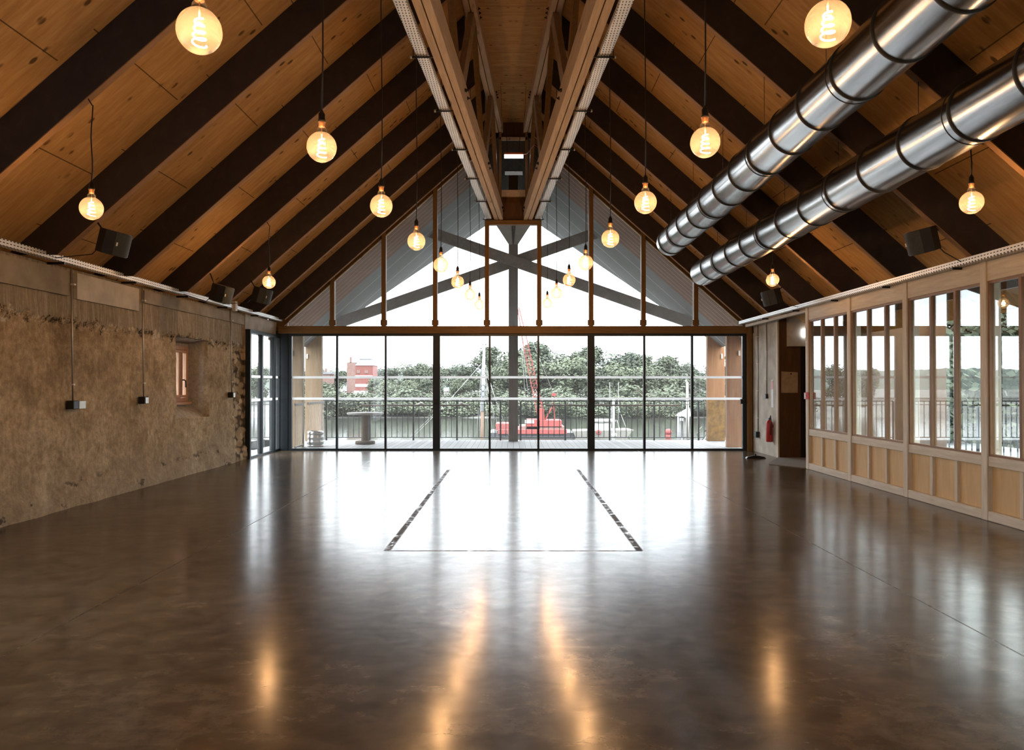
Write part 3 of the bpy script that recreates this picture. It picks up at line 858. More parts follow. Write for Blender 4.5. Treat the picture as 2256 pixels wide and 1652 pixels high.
for (x, y, z, lab) in ((-3.81, 6.86, 3.09, 'lit amber globe pendant hanging close over the plaster wall, near the larger speaker'),
                       (-3.84, 11.96, 3.11, 'small lit amber globe pendant by the curved speaker near the glass side doors'),
                       (4.13, 6.86, 3.14, 'lit amber globe pendant hanging below the lower steel duct'),
                       (4.07, 11.96, 3.14, 'small lit amber globe pendant beyond the end of the lower duct')):
    root = thing('pendant_lamp', (x, y, z), lab, 'lamp', 'outer pendant lamps')
    pendant_parts(root, under(x)+0.01, hook=-1 if x < 0 else 1)

# ------------------------------------------------------------------ ventilation ducts
def duct(x, z, y0, y1, r, ring0, step, label, seams):
    root = thing('ventilation_duct', (x, y1, z), label, 'duct', 'silver spiral ducts')
    mb = MB()
    prof = [(r, y0), (r, y1-0.02), (r-0.012, y1), (r-0.02, y1), (r-0.02, y1-0.3)]
    mb.lathe(prof, (x, 0, z), 48, 'y')
    mb.build('duct_tube', M['duct'], root, origin=(x, y1, z))
    y = ring0
    i = 0
    while y < y1 - 0.1:
        rr = r + 0.010
        MB().lathe([(r-0.002, y-0.014), (rr, y-0.010), (rr, y+0.010), (r-0.002, y+0.014)], (x, 0, z), 48, 'y').build('clamp_ring', M['rubber'], root)
        if i % 3 == seams:
            MB().lathe([(r-0.002, y+0.09), (r+0.003, y+0.093), (r+0.003, y+0.098), (r-0.002, y+0.101)], (x, 0, z), 48, 'y').build('joint_seam', M['rubber'], root)
        y += step; i += 1
    for k in range(0, 6):
        yy = rafter_y(k) + 0.04
        if yy < y1:
            MB().tube([(x, yy, z+r-0.01), (x, yy, under(x)+0.01)], 0.003, 6).build('hanger_rod', M['black'], root)
duct(2.835, 4.075, 1.5, 13.8, 0.245, 4.75-0.735*3, 0.735, 'upper silver ventilation duct with black clamp rings, next to the ridge', 2)
duct(3.668, 3.660, 1.5, 14.75, 0.245, 5.19-0.795*4, 0.795, 'lower silver ventilation duct with black clamp rings, next to the eaves', 2)

# ------------------------------------------------------------------ loudspeakers
def speaker(x, y, z, side, yaw, label, s=0.88):
    root = thing('loudspeaker', (x, y, z), label, 'speaker', 'curved black loudspeakers under the eaves')
    c = Vector((x, y, z)); ca, sa = math.cos(yaw), math.sin(yaw)
    tl = R(16); ct, st_ = math.cos(tl), math.sin(tl)
    def T(u, v, w):
        u, w = u*ct + w*st_, -u*st_ + w*ct
        return c + Vector((u*ca - v*sa, u*sa + v*ca, w))
    h = 0.15*s; n = 9
    # outline in plan: curved grille front, box tapering to the back
    front = [(0.21*s*math.cos(a)-0.02, 0.21*s*math.sin(a)) for a in [R(-38 + 76*i/n) for i in range(n+1)]]
    back = [(0.02*s, 0.17*s), (-0.16*s, 0.09*s), (-0.20*s, 0.0), (-0.16*s, -0.09*s), (0.02*s, -0.17*s)]
    out = front + back
    m = len(out)
    vs = [T(u, v, -h) for u, v in out] + [T(u, v, h) for u, v in out]
    fs = [tuple(range(m))[::-1], tuple(range(m, 2*m))] + [(i, (i+1) % m, (i+1) % m + m, i+m) for i in range(m)]
    MB().add(vs, fs).build('cabinet', M['speaker'], root)
    g = [(0.222*s*math.cos(a)-0.02, 0.222*s*math.sin(a)) for a in [R(-37 + 74*i/n) for i in range(n+1)]]
    g2 = [(0.209*s*math.cos(a)-0.02, 0.209*s*math.sin(a)) for a in [R(-37 + 74*i/n) for i in range(n+1)]]
    mb = MB()
    for i in range(n):
        q = [g2[i], g[i], g[i+1], g2[i+1]]
        mb.hexa([T(u, v, -h*0.94) for u, v in q] + [T(u, v, h*0.94) for u, v in q])
    mb.build('grille', M['grille'], root)
    mb = MB()
    a = R(-30); q = [(0.224*s*math.cos(a)-0.02, 0.224*s*math.sin(a)-0.012), (0.228*s*math.cos(a)-0.02, 0.224*s*math.sin(a)-0.012), (0.228*s*math.cos(a)-0.02, 0.224*s*math.sin(a)+0.012), (0.224*s*math.cos(a)-0.02, 0.224*s*math.sin(a)+0.012)]
    mb.hexa([T(u, v, -0.02) for u, v in q] + [T(u, v, 0.02) for u, v in q]).build('badge', M['white'], root)
    t = T(-0.08, 0, h)
    MB().tube([T(-0.15*s, 0, h*0.6), Vector((T(-0.2, 0, 0).x, t.y, under(T(-0.2, 0, 0).x)+0.02))], 0.010, 8).build('mounting_bracket', M['black'], root)
    e = T(-0.17*s, 0, -h*0.5)
    wx = (-5.28 if side < 0 else 5.15)
    MB().tube([e, e + Vector((side*0.1, 0, -0.10)), Vector((wx, e.y+0.1, 2.95 if side < 0 else 2.89))], 0.006, 6).build('cable', M['black'], root)
speaker(-4.52, 8.58, 3.10, -1, R(-15), 'black curved loudspeaker over the plaster wall below the first big pendant')
speaker(-4.60, 11.98, 2.93, -1, R(-15), 'dark loudspeaker half lost in shadow over the small niche window')
speaker(-4.50, 13.60, 3.09, -1, R(-10), 'black curved loudspeaker under the small pendant near the side doors')
speaker(4.62, 8.58, 3.12, 1, R(195), 'black curved loudspeaker high above the glazed partition')
speaker(4.62, 13.60, 3.06, 1, R(190), 'black curved loudspeaker under the small pendant past the duct ends')

# ------------------------------------------------------------------ conduits and sockets on the plaster wall
def conduit(y, z, label, double=False):
    x = XL + 0.015
    root = thing('electrical_conduit', (x, y, z), label, 'conduit', 'conduits down the plaster wall')
    MB().tube([(x-0.03, y, 2.93), (x, y, z+0.05)], 0.011, 8).build('pipe', M['galv'], root)
    MB().box(x-0.05, x+0.045, y-0.055, y+0.055, z-0.05, z+0.055).build('socket_box', M['black'], root, bevel=0.006)
    if double:
        MB().box(x-0.04, x+0.05, y+0.058, y+0.20, z-0.05, z+0.05).build('socket_plate', M['galv'], root, bevel=0.004)
    else:
        MB().box(x+0.045, x+0.052, y-0.045, y+0.045, z-0.042, z+0.042).build('socket_plate', M['galv'], root)
    for zz in (z+0.25, 2.72):
        MB().box(x-0.03, x+0.018, y-0.02, y+0.02, zz-0.01, zz+0.01).build('pipe_clip', M['zinc'], root)
conduit(9.28, 1.25, 'conduit with double socket on the plaster wall, furthest from the niche window', True)
conduit(11.06, 1.27, 'conduit with single socket just before the small niche window')
conduit(14.52, 1.30, 'conduit with single socket between niche window and glass side doors')
tag(MB().box(-5.27, -5.20, 14.25, 14.36, 2.88, 3.06).build('junction_box', M['white'], bevel=0.006), 'white junction box on the cable tray above the plaster wall end', 'junction box')

# ------------------------------------------------------------------ window_1: niche window
wy0, wy1, wz0, wz1, xb = NW
w1 = thing('window_1', (xb, (wy0+wy1)/2, wz0), 'small wood-framed casement window deep in the plaster niche', 'window', kind='structure')
mb = MB()
for (a, b, c, d) in ((wy0, wy0+0.07, wz0, wz1), (wy1-0.07, wy1, wz0, wz1), (wy0+0.07, wy1-0.07, wz0, wz0+0.07), (wy0+0.07, wy1-0.07, wz1-0.07, wz1)):
    mb.box(xb-0.02, xb+0.05, a, b, c, d)
mb.box(xb-0.02, xb+0.05, 13.10, 13.18, wz0+0.07, wz1-0.07)
M['pink_wood'] = wood('pinkish window wood', (0.42, 0.22, 0.12), (0.60, 0.36, 0.22), (14, 14, 1.5), 0.5)
mb.build('window_frame', M['pink_wood'], w1, bevel=0.006)
mb = MB()
for (a, b, c, d) in ((wy0+0.075, wy0+0.12, wz0+0.075, wz1-0.075), (wy1-0.12, wy1-0.075, wz0+0.075, wz1-0.075), (wy0+0.12, wy1-0.12, wz0+0.075, wz0+0.12), (wy0+0.12, wy1-0.12, wz1-0.12, wz1-0.075), (13.185, 13.225, wz0+0.12, wz1-0.12)):
    mb.box(xb+0.0, xb+0.065, a, b, c, d)
mb.build('window_sash', M['pink_wood'], w1, bevel=0.006)
MB().box(xb+0.02, xb+0.026, wy0+0.11, wy1-0.11, wz0+0.11, wz1-0.11).build('pane', M['glass'], w1)
MB().tube([(xb+0.065, 13.205, 1.58), (xb+0.10, 13.205, 1.58), (xb+0.115, 13.22, 1.56), (xb+0.115, 13.23, 1.45)], 0.012, 8).build('handle', M['black'], w1)
MB().box(xb-0.02, xb+0.10, wy0-0.05, wy1+0.04, wz0-0.05, wz0).build('window_sill', M['pink_wood'], w1, bevel=0.006)

# ------------------------------------------------------------------ gable: upper glazing (window_2)
PX = YG/1680.0
def gx(px): return (px - 1131)*PX
ZT0, ZT1 = 2.66, 2.83           # timber transom
mull = [gx(v) for v in (733, 846, 959, 1073, 1188, 1302, 1417, 1532)]
GXL, GXR = gx(634), gx(1643)
def gtop(x): return under(x) - 0.03
w2 = thing('window_2', (0, YG, ZT1), 'triangular gable glazing with brown timber mullions above the glass doors', 'window', kind='structure')
MB().box(GXL-0.2, GXR+0.2, YG-0.10, YG+0.06, ZT0, ZT1).build('transom', M['frame_wood_h'], w2, bevel=0.008)
HC = 5.24                        # head of the centre pane
for i, x in enumerate(mull):
    zt = HC if i in (3, 4) else gtop(x) + 0.25
    MB().box(x-0.05, x+0.05, YG-0.09, YG+0.05, ZT1, zt).build('mullion', M['frame_wood'], w2, bevel=0.006)
    for s in (-1, 1):
        MB().box(x+s*0.05, x+s*0.075, YG-0.05, YG-0.01, ZT1+0.02, ZT1+0.14).build('angle_bracket', M['frame_wood'], w2)
MB().box(mull[3]-0.05, mull[4]+0.05, YG-0.10, YG+0.05, HC-0.10, HC).build('centre_head', M['frame_wood_h'], w2, bevel=0.006)
xs = [GXL] + mull + [GXR]
for a, b in zip(xs, xs[1:]):
    a2, b2 = a + (0.05 if a != GXL else 0), b - (0.05 if b != GXR else 0)
    if a2 < 0 < b2:
        poly = [(a2, ZT1), (b2, ZT1), (b2, HC-0.1), (a2, HC-0.1)]
    else:
        poly = [(a2, ZT1), (b2, ZT1), (b2, max(ZT1+0.01, gtop(b2))), (a2, max(ZT1+0.01, gtop(a2)))]
    MB().prism(poly, 'y', YG-0.012, YG+0.012).build('pane', M['glass_gable'], w2)
# pale glazing bead along the sloping edge, and boards closing the gable up to the sheathing
for side in (-1, 1):
    xe = 5.12; xi = mull[4]+0.05
    a = Vector((side*xe, YG-0.03, gtop(xe)+0.01)); b = Vector((side*xi, YG-0.03, gtop(xi)+0.01))
    MB().bar(a, b, 0.05, 0.02).build('glazing_bead', M['white_rail'], w2)
    p = [(side*5.6, gtop(5.6)+0.02), (side*0.3, gtop(0.3)+0.02), (side*0.3, gtop(0.3)+0.75), (side*5.6, gtop(5.6)+0.75)]
    MB().prism(p, 'y', YG, YG+0.08).build('gable_board', M['frame_wood'], w2)
# boarded end between the trusses, with a small window at its top
tp = thing('window_3', (0, 17.3, 5.24), 'small dark ridge window between the truss ends above the gable centre', 'window', kind='structure')
MB().box(-0.62, 0.62, YG, YG+0.06, HC, 5.82).build('board_panel', M['brown_ply'], tp)
MB().box(-0.27, 0.27, YG-0.10, YG-0.02, 5.78, 5.93).build('window_sill', M['truss'], tp, bevel=0.006)
MB().box(-0.32, 0.32, YG-0.10, YG-0.02, 7.07, 7.14).build('head_rail', M['truss'], tp, bevel=0.006)
for s in (-1, 1):
    MB().box(s*0.27, s*0.33, YG-0.10, YG-0.02, 5.6, 7.5).build('jamb', M['frame_wood'], tp, bevel=0.004)
MB().box(-0.62, 0.62, YG, YG+0.06, 7.12, 7.72).build('board_panel', M['brown_ply'], tp)
M['glass_dark'] = glass('dark ridge glass', (0.45, 0.46, 0.46), 0.05)
MB().box(-0.62, 0.62, YG+0.02, YG+0.032, 5.82, 7.12).build('pane', M['glass_dark'], tp)
em = thing('emergency_light', (0.0, 16.75, 6.51), 'white tubular emergency light hung between the two ridge trusses', 'light')
MB().tube([(-0.20, 16.75, 6.53), (0.22, 16.75, 6.53)], 0.045, 12).build('lamp_body', M['tube'], em)
MB().box(-0.2, 0.22, 16.71, 16.79, 6.565, 6.61).build('lamp_bracket', M['orange'], em)
for s in (-1, 1):
    MB().tube([(s*0.12, 16.75, 6.6), (s*0.17, 16.75, 7.26)], 0.008, 6).build('hanger_rod', M['black'], em)
tag(MB().tube([(0.22, 16.72, 6.56), (0.30, 16.3, 6.45), (0.42, 15.2, 6.30), (0.50, 14.2, 5.9), (0.52, 13.8, 5.58)], 0.009, 6).build('power_cable', M['orange']), 'orange power cable slung from the emergency light to a truss', 'cable')

# ------------------------------------------------------------------ gable: glass doors
ZD = 2.66
verts_px = [634, 743, 850, 962, 1079, 1186, 1302, 1419, 1524, 1643]
half = [0.10, 0.022, 0.022, 0.080, 0.022, 0.022, 0.080, 0.025, 0.025, 0.09]
def door_leaf(n, x0, x1, s0, s1, label, handle=None):
    root = thing('door_%d' % n, ((x0+x1)/2, YG, 0), label, 'glass door', kind='structure')
    zt, zb = ZD-0.055, 0.045
    mb = MB()
    mb.box(x0, x0+s0, YG-0.05, YG+0.03, 0, ZD); mb.box(x1-s1, x1, YG-0.05, YG+0.03, 0, ZD)
    mb.box(x0+s0, x1-s1, YG-0.05, YG+0.03, 0, zb); mb.box(x0+s0, x1-s1, YG-0.05, YG+0.03, zt, ZD)
    mb.build('door_frame', M['steel'], root)
    MB().box(x0+s0, x1-s1, YG-0.012, YG+0.006, zb, zt).build('pane', M['glass'], root)
    for z in (1.665, 1.178):
        MB().add([(x0+s0, YG-0.014, z-0.026), (x1-s1, YG-0.014, z-0.026), (x1-s1, YG-0.014, z+0.026), (x0+s0, YG-0.014, z+0.026)], [(0,1,2,3)]).build('marking_strip', M['strip'], root)
    if handle is not None:
        MB().box(handle-0.05, handle+0.05, YG-0.10, YG-0.05, 1.06, 1.17).build('handle', M['black'], root, bevel=0.006)
for i in range(9):
    x0, x1 = gx(verts_px[i]), gx(verts_px[i+1])
    h = None
    if i == 2: h = x1-0.02
    if i == 5: h = x1-0.02
    if i == 8: h = x1-0.10
    door_leaf(i+1, x0, x1, half[i], half[i+1], 'tall glass door leaf in the gable, %s from the plaster wall' % ORD[i], h)

# side doors at the end of the plaster wall
XS = XL + 0.02
def side_leaf(n, y0, y1, s0, s1, label):
    root = thing('door_%d' % n, (XS, (y0+y1)/2, 0), label, 'glass door', kind='structure')
    mb = MB()
    mb.box(XS-0.05, XS+0.05, y0, y0+s0, 0, 2.62); mb.box(XS-0.05, XS+0.05, y1-s1, y1, 0, 2.62)
    mb.box(XS-0.05, XS+0.05, y0+s0, y1-s1, 0, 0.045); mb.box(XS-0.05, XS+0.05, y0+s0, y1-s1, 2.55, 2.62)
    mb.build('door_frame', M['steel'], root)
    MB().box(XS-0.01, XS+0.008, y0+s0, y1-s1, 0.045, 2.55).build('pane', M['glass'], root)
    for z in (1.665, 1.178):
        MB().add([(XS+0.011, y0+s0, z-0.026), (XS+0.011, y1-s1, z-0.026), (XS+0.011, y1-s1, z+0.026), (XS+0.011, y0+s0, z+0.026)], [(0,1,2,3)]).build('marking_strip', M['strip'], root)
side_leaf(10, 15.38, 16.14, 0.07, 0.02, 'glass side door leaf touching the plaster wall')
side_leaf(11, 16.14, 16.98, 0.06, 0.06, 'glass side door leaf in the middle of the side opening')
side_leaf(12, 16.98, 17.34, 0.06, 0.02, 'narrow glass side door leaf against the gable corner post')
struct(MB().box(XL-0.10, GXL+0.02, YG-0.06, YG+0.10, 0, 2.72), 'trim_2', M['steel'], 'dark steel corner post between side doors and gable doors', 'post')

# ------------------------------------------------------------------ partition corner: post, concrete wall, recess
struct(MB().box(GXR-0.0, GXR+0.10, YG-0.14, YG+0.08, 0, 2.89), 'trim_3', M['frame_wood'], 'light brown timber post at the end of the gable doors', 'post')
struct(MB().box(GXR+0.10, 5.62, YG-0.10, YG+0.08, 0, 2.885), 'wall_front', M['brown_ply'], 'narrow dark brown board between gable post and concrete wall', 'wall')
CX = 5.43
struct(MB().box(CX, CX+0.2, 15.75, YG-0.08, 0, 2.885), 'wall_side', M['concrete'], 'pale concrete wall piece with conduits beside the gable', 'wall')
wr = MB().box(CX+0.025, 5.90, 15.68, 15.75, 0, 2.885)
struct(wr, 'wall_recess', M['brown_ply'], 'dark brown plywood wall with a pinned notice in the entrance recess', 'wall')
struct(MB().box(CX-0.005, CX+0.025, 15.66, 15.75, 0, 2.885), 'trim_4', M['white_post'], 'pale corner strip where concrete wall meets brown plywood', 'trim')
struct(MB().box(5.62, 7.4, 15.55, 15.68, 2.28, 2.885), 'trim_5', M['concrete'], 'white board over the recess doorway carrying the exit sign', 'lintel')
d13 = thing('door_13', (6.4, 15.75, 0), 'brown wooden door in a dark frame inside the entrance recess', 'door', kind='structure')
mb = MB(); mb.box(5.90, 5.99, 15.64, 15.80, 0, 2.28); mb.box(6.85, 6.94, 15.64, 15.80, 0, 2.28); mb.box(5.99, 6.85, 15.64, 15.80, 2.16, 2.28)
mb.build('door_frame', M['black'], d13)
MB().box(5.99, 6.85, 15.70, 15.75, 0.01, 2.16).build('door_leaf', M['ply'], d13)
struct(MB().box(6.94, 7.4, 15.68, 15.75, 0, 2.95), 'wall_recess_end', M['brown_ply'], 'brown plywood beside the recess door', 'wall')
struct(MB().box(7.4, 7.6, 13.4, 15.9, 0, 2.95), 'wall_recess_side', M['brown_ply'], 'brown plywood side wall of the entrance recess', 'wall')
struct(MB().box(XR+0.06, 7.4, 13.50, 13.60, 0, 2.95), 'wall_recess_return', M['brown_ply'], 'brown plywood return wall behind the partition end post', 'wall')
struct(MB().box(5.68, 7.6, 13.5, YG+0.1, 2.95, 3.05), 'ceiling_recess', M['brown_ply'], 'low brown ceiling over the entrance recess', 'ceiling')
struct(MB().box(XR, XR+0.08, 13.62, YG-0.15, 2.80, 2.86), 'trim_6', M['white_rail'], 'pale rail under the eaves tray over the recess', 'trim')

def wall_conduit(p0, p1, box, label, boxm, name='electrical_conduit'):
    root = thing(name, p1, label, 'conduit')
    MB().tube([p0, p1], 0.011, 8).build('pipe', M['galv'], root)
    MB().box(*box).build('socket_box', boxm, root, bevel=0.006)
    z = p1[2] + 0.3
    while z < p0[2]:
        MB().box(p1[0]-0.02, p1[0]+0.02, p1[1]-0.02, p1[1]+0.02, z-0.01, z+0.01).build('pipe_clip', M['zinc'], root)
        z += 0.6
wall_conduit((CX-0.015, 16.32, 2.93), (CX-0.015, 16.32, 1.30), (CX-0.05, CX+0.005, 16.27, 16.37, 1.20, 1.30), 'twin conduit ending in a black switch half way down the concrete wall', M['black'])
wall_conduit((CX-0.015, 16.90, 2.93), (CX-0.015, 16.90, 0.46), (CX-0.08, CX+0.005, 16.84, 16.98, 0.33, 0.46), 'conduit running down the concrete wall to a low green socket', M['steel'])
wall_conduit((XR-0.012, 13.58, 2.86), (XR-0.012, 13.58, 1.36), (XR-0.03, XR+0.0, 13.55, 13.60, 1.34, 1.37), 'conduit down the end post of the glazed partition to the red alarm', M['galv'])
ca = thing('fire_alarm_call_point', (XR-0.02, 13.57, 1.25), 'small red fire alarm call point on the partition end post', 'fire alarm')
MB().box(XR-0.06, XR, 13.52, 13.63, 1.24, 1.36).build('alarm_body', M['red'], ca, bevel=0.005)
MB().box(XR-0.064, XR-0.058, 13.54, 13.61, 1.265, 1.335).build('push_plate', M['white'], ca)
ex = thing('fire_extinguisher', (CX-0.075, 15.98, 0.32), 'red fire extinguisher hung low on the pale concrete wall', 'fire extinguisher')
c = (CX-0.075, 15.98, 0)
MB().lathe([(0, 0.30), (0.06, 0.30), (0.068, 0.315), (0.068, 0.68), (0.06, 0.72), (0.03, 0.75), (0.02, 0.76), (0, 0.76)], c, 16).build('cylinder_body', M['red'], ex)
MB().box(c[0]-0.018, c[0]+0.018, c[1]-0.05, c[1]+0.03, 0.76, 0.80).build('valve', M['black'], ex)
MB().tube([(c[0], c[1]-0.03, 0.79), (c[0], c[1]-0.09, 0.85), (c[0], c[1]-0.12, 0.75), (c[0], c[1]-0.09, 0.45)], 0.010, 8).build('hose', M['black'], ex)
MB().box(c[0]+0.05, CX+0.003, c[1]-0.03, c[1]+0.03, 0.60, 0.66).build('wall_bracket', M['black'], ex)
sg = thing('extinguisher_sign', (CX-0.003, 15.98, 1.25), 'narrow red and white safety sign above the fire extinguisher', 'sign')
MB().box(CX-0.006, CX-0.001, 15.92, 16.06, 1.02, 1.60).build('sign_board', M['white'], sg)
MB().box(CX-0.0075, CX-0.006, 15.935, 16.045, 1.40, 1.58).build('sign_panel', M['red'], sg)
nt_ = thing('notice_paper', (5.66, 15.67, 1.48), 'buff paper notice pinned on the dark brown plywood', 'notice')
mb = MB(); vs = []; n = 8
for i in range(n+1):
    for j in range(n+1):
        u, v = i/n, j/n
        vs.append((5.50+0.34*u, 15.672 - 0.012*abs(math.sin(u*3+v*2))*v, 1.33+0.44*v - 0.02*u*(v)))
mb.add(vs, [(i*(n+1)+j, (i+1)*(n+1)+j, (i+1)*(n+1)+j+1, i*(n+1)+j+1) for i in range(n) for j in range(n)], True)
mb.build('paper_sheet', M['paper'], nt_)
MB().lathe([(0, 0), (0.016, 0), (0.016, 0.006), (0, 0.006)], (5.70, 15.652, 1.72), 12, 'y').build('pin', M['black'], nt_)
xs_ = thing('exit_sign', (5.93, 15.54, 2.58), 'lit white emergency exit sign on the board over the recess doorway', 'sign')
MB().box(5.88, 6.02, 15.50, 15.55, 2.47, 2.63).build('sign_case', M['exit'], xs_, bevel=0.005)
MB().box(5.945, 5.965, 15.497, 15.500, 2.50, 2.585).build('sign_mark', M['galv'], xs_)
se = thing('motion_sensor', (5.46, YG-0.12, 2.72), 'small white and black sensor box high beside the gable doors', 'sensor')
MB().box(5.47, 5.56, YG-0.20, YG-0.10, 2.62, 2.82).build('sensor_body', M['white'], se, bevel=0.008)
MB().box(5.41, 5.47, YG-0.19, YG-0.10, 2.66, 2.80).build('sensor_lens', M['black'], se, bevel=0.008)
pl = thing('pull_cord', (5.50, YG-0.13, 2.0), 'dark blue pull handle hanging on a cord beside the gable doors', 'pull cord')
MB().tube([(5.47, YG-0.13, 2.64), (5.49, YG-0.13, 2.10)], 0.004, 6).build('cord', M['black'], pl)
MB().lathe([(0, 2.10), (0.02, 2.10), (0.05, 2.03), (0.055, 2.0), (0, 2.0)], (5.49, YG-0.13, 0), 14).build('handle', M['blue'], pl)
mt = MB().prism([(4.80, 14.35), (5.22, 13.72), (7.2, 13.75), (7.2, 15.5), (5.40, 15.6)], 'z', 0.001, 0.014)
tag(mt.build('door_mat', M['mat']), 'grey fibre mat on the floor at the entrance recess', 'mat')
ds = thing('floor_brush', (4.93, 15.55, 0.0), 'black rubber brush head lying on the floor by the mat', 'brush')
mb = MB()
for i in range(1): mb.prism([(-0.2+4.93, 0.001), (0.2+4.93, 0.001), (0.17+4.93, 0.03), (0.05+4.93, 0.055), (-0.05+4.93, 0.055), (-0.17+4.93, 0.03)], 'y', 15.50, 15.60)
mb.build('brush_head', M['black'], ds)
MB().tube([(4.93, 15.55, 0.05), (4.93, 15.55, 0.085)], 0.018, 8).build('handle_socket', M['black'], ds)

# ------------------------------------------------------------------ glazed partition bays
posts = [13.58, 11.88, 10.18, 8.48, 6.78, 5.08, 3.38, 1.68]
for i, y in enumerate(posts):
    w = 0.055
    struct(MB().box(XR-0.03, XR+0.14, y-w, y+w, 0, 2.88), 'trim_%d' % (10+i), M['white_post'], 'whitewashed timber post of the glazed partition, %s from the entrance recess' % ORD[i], 'post', bevel=0.006)
for i in range(7):
    ya, yb = posts[i+1]+0.055, posts[i]-0.055
    root = thing('window_%d' % (4+i), (XR, (ya+yb)/2, 0), 'three-pane glazed partition bay with plywood base, %s from the entrance recess' % ORD[i], 'window', kind='structure')
    MB().box(XR-0.015, XR+0.12, ya, yb, 2.64, 2.88).build('header_rail', M['white_rail'], root, bevel=0.005)
    MB().box(XR-0.015, XR+0.12, ya, yb, 0.60, 0.71).build('middle_rail', M['white_rail'], root, bevel=0.005)
    MB().box(XR-0.025, XR+0.12, ya, yb, 0.0, 0.11).build('base_rail', M['white_rail'], root, bevel=0.008)
    w = (yb-ya)/3
    fr = 0.022
    for j in range(3):
        y0, y1 = ya+j*w, ya+(j+1)*w
        mb = MB()
        mb.box(XR-0.005, XR+0.05, y0, y0+fr, 0.71, 2.64); mb.box(XR-0.005, XR+0.05, y1-fr, y1, 0.71, 2.64)
        mb.box(XR-0.005, XR+0.05, y0+fr, y1-fr, 0.71, 0.735); mb.box(XR-0.005, XR+0.05, y0+fr, y1-fr, 2.612, 2.64)
        f = mb.build('sash_frame', M['pane_wood'], root)
        MB().box(XR+0.024, XR+0.031, y0+fr, y1-fr, 0.735, 2.612).build('pane', M['glass_side'], f)
        MB().box(XR+0.03, XR+0.05, y0, y1, 0.11, 0.60).build('plywood_panel', M['ply'], root)
        MB().box(XR+0.002, XR+0.02, (y0+y1)/2+0.10, (y0+y1)/2+0.115, 2.62, 2.68).build('glazing_clip', M['zinc'], root)
    for j in (1, 2):
        MB().box(XR-0.005, XR+0.05, ya+j*w-0.028, ya+j*w+0.028, 0.11, 0.60).build('panel_stile', M['white_post'], root, bevel=0.004)

# ------------------------------------------------------------------ deck, overhang and outer truss
dk = MB().box(-7.0, 12.0, YG+0.10, 20.95, -0.25, -0.02).box(XR+0.16, 12.0, -3, YG+0.1, -0.25, -0.02)
struct(dk, 'deck_floor', M['deck'], 'grey weathered board deck outside the gable doors', 'deck')
struct(MB().box(-9.0, XL-0.64, 8, 20.95, -0.25, -0.02), 'deck_floor_side', M['deck'], 'grey board terrace outside the side doors', 'deck')
for side, nm in ((-1, 'left'), (1, 'right')):
    def so(x, y, d=0): return (side*x, y, under(x)-0.02+d)
    # three strips of soffit: brown boards next to the glass, grey sheets towards the prow edge
    mb = MB(); mb.hexa([so(0.0,17.48), so(5.6,17.48), so(5.6,19.2), so(0.0,19.2), so(0.0,17.48,.1), so(5.6,17.48,.1), so(5.6,19.2,.1), so(0.0,19.2,.1)])
    struct(mb, 'roof_soffit_' + nm, M['soffit_brown'], 'brown boarded soffit outside the gable glass on the %s side' % ('plaster wall' if side < 0 else 'duct'), 'soffit')
    mb = MB(); mb.hexa([so(0.0,19.2), so(5.6,19.2), so(5.6,20.6), so(0.0,25.6), so(0.0,19.2,.1), so(5.6,19.2,.1), so(5.6,20.6,.1), so(0.0,25.6,.1)])
    struct(mb, 'roof_overhang_' + nm, M['soffit_grey'], 'grey prow-shaped roof overhang outside the gable on the %s side' % ('plaster wall' if side < 0 else 'duct'), 'roof')
kt = thing('scissor_truss', (0, 20.5, 0), 'grey outdoor scissor truss on a centre post beyond the gable glass', 'truss')
MB().box(-0.125, 0.125, 20.38, 20.62, -0.02, 7.2).build('king_post', M['grey_post'], kt, bevel=0.01)
K = 20.5/1680
for s in (-1, 1):
    a = Vector((s*(-392)*K, 20.5+s*0.07, 1.5+(847-712)*K)); b = Vector((s*240*K, 20.5+s*0.07, 1.5+(847-492)*K))
    MB().bar(a, b, 0.12, 0.29).build('scissor_beam', M['grey_timber'], kt, bevel=0.01)
    MB().hexa([(s*0.06,17.5,5.25),(s*0.46,17.5,5.25),(s*0.13,20.4,5.25),(s*0.02,20.4,5.25),(s*0.06,17.5,5.6),(s*0.46,17.5,5.6),(s*0.13,20.4,5.6),(s*0.02,20.4,5.6)]).build('ridge_beam', M['grey_timber'], kt, bevel=0.01)

# timber columns at the corners of the deck
def column(x0, x1, y, m, label, z1=3.4, low=None):
    root = thing('timber_column', ((x0+x1)/2, y, 0), label, 'column', 'deck corner columns')
    MB().box(x0, x1, y, y+0.16, -0.02, z1).build('post_shaft', m, root, bevel=0.006)
    if low:
        MB().box(x0-0.004, x1+0.004, y-0.012, y, 0.0, 1.08).build('rusted_plate', M['rust_panel'], root)
    MB().box(x1-0.10 if x0 > 0 else x0+0.04, x1-0.06 if x0 > 0 else x0+0.08, y-0.03, y, 2.2, 2.32).build('lamp_fitting', M['zinc'], root)
column(5.22, 5.68, 20.5, M['col_wood'], 'orange timber column with a rusted plate at its foot, beyond the last glass door', 3.4, True)
column(5.17, 5.54, 18.45, M['col_wood'], 'orange timber column close behind the last glass door')
column(-5.60, -5.16, 20.5, M['col_ochre'], 'ochre timber column at the far corner of the deck behind the keg')
column(-5.42, -5.10, 18.45, M['col_ochre'], 'ochre timber column close behind the first glass door')

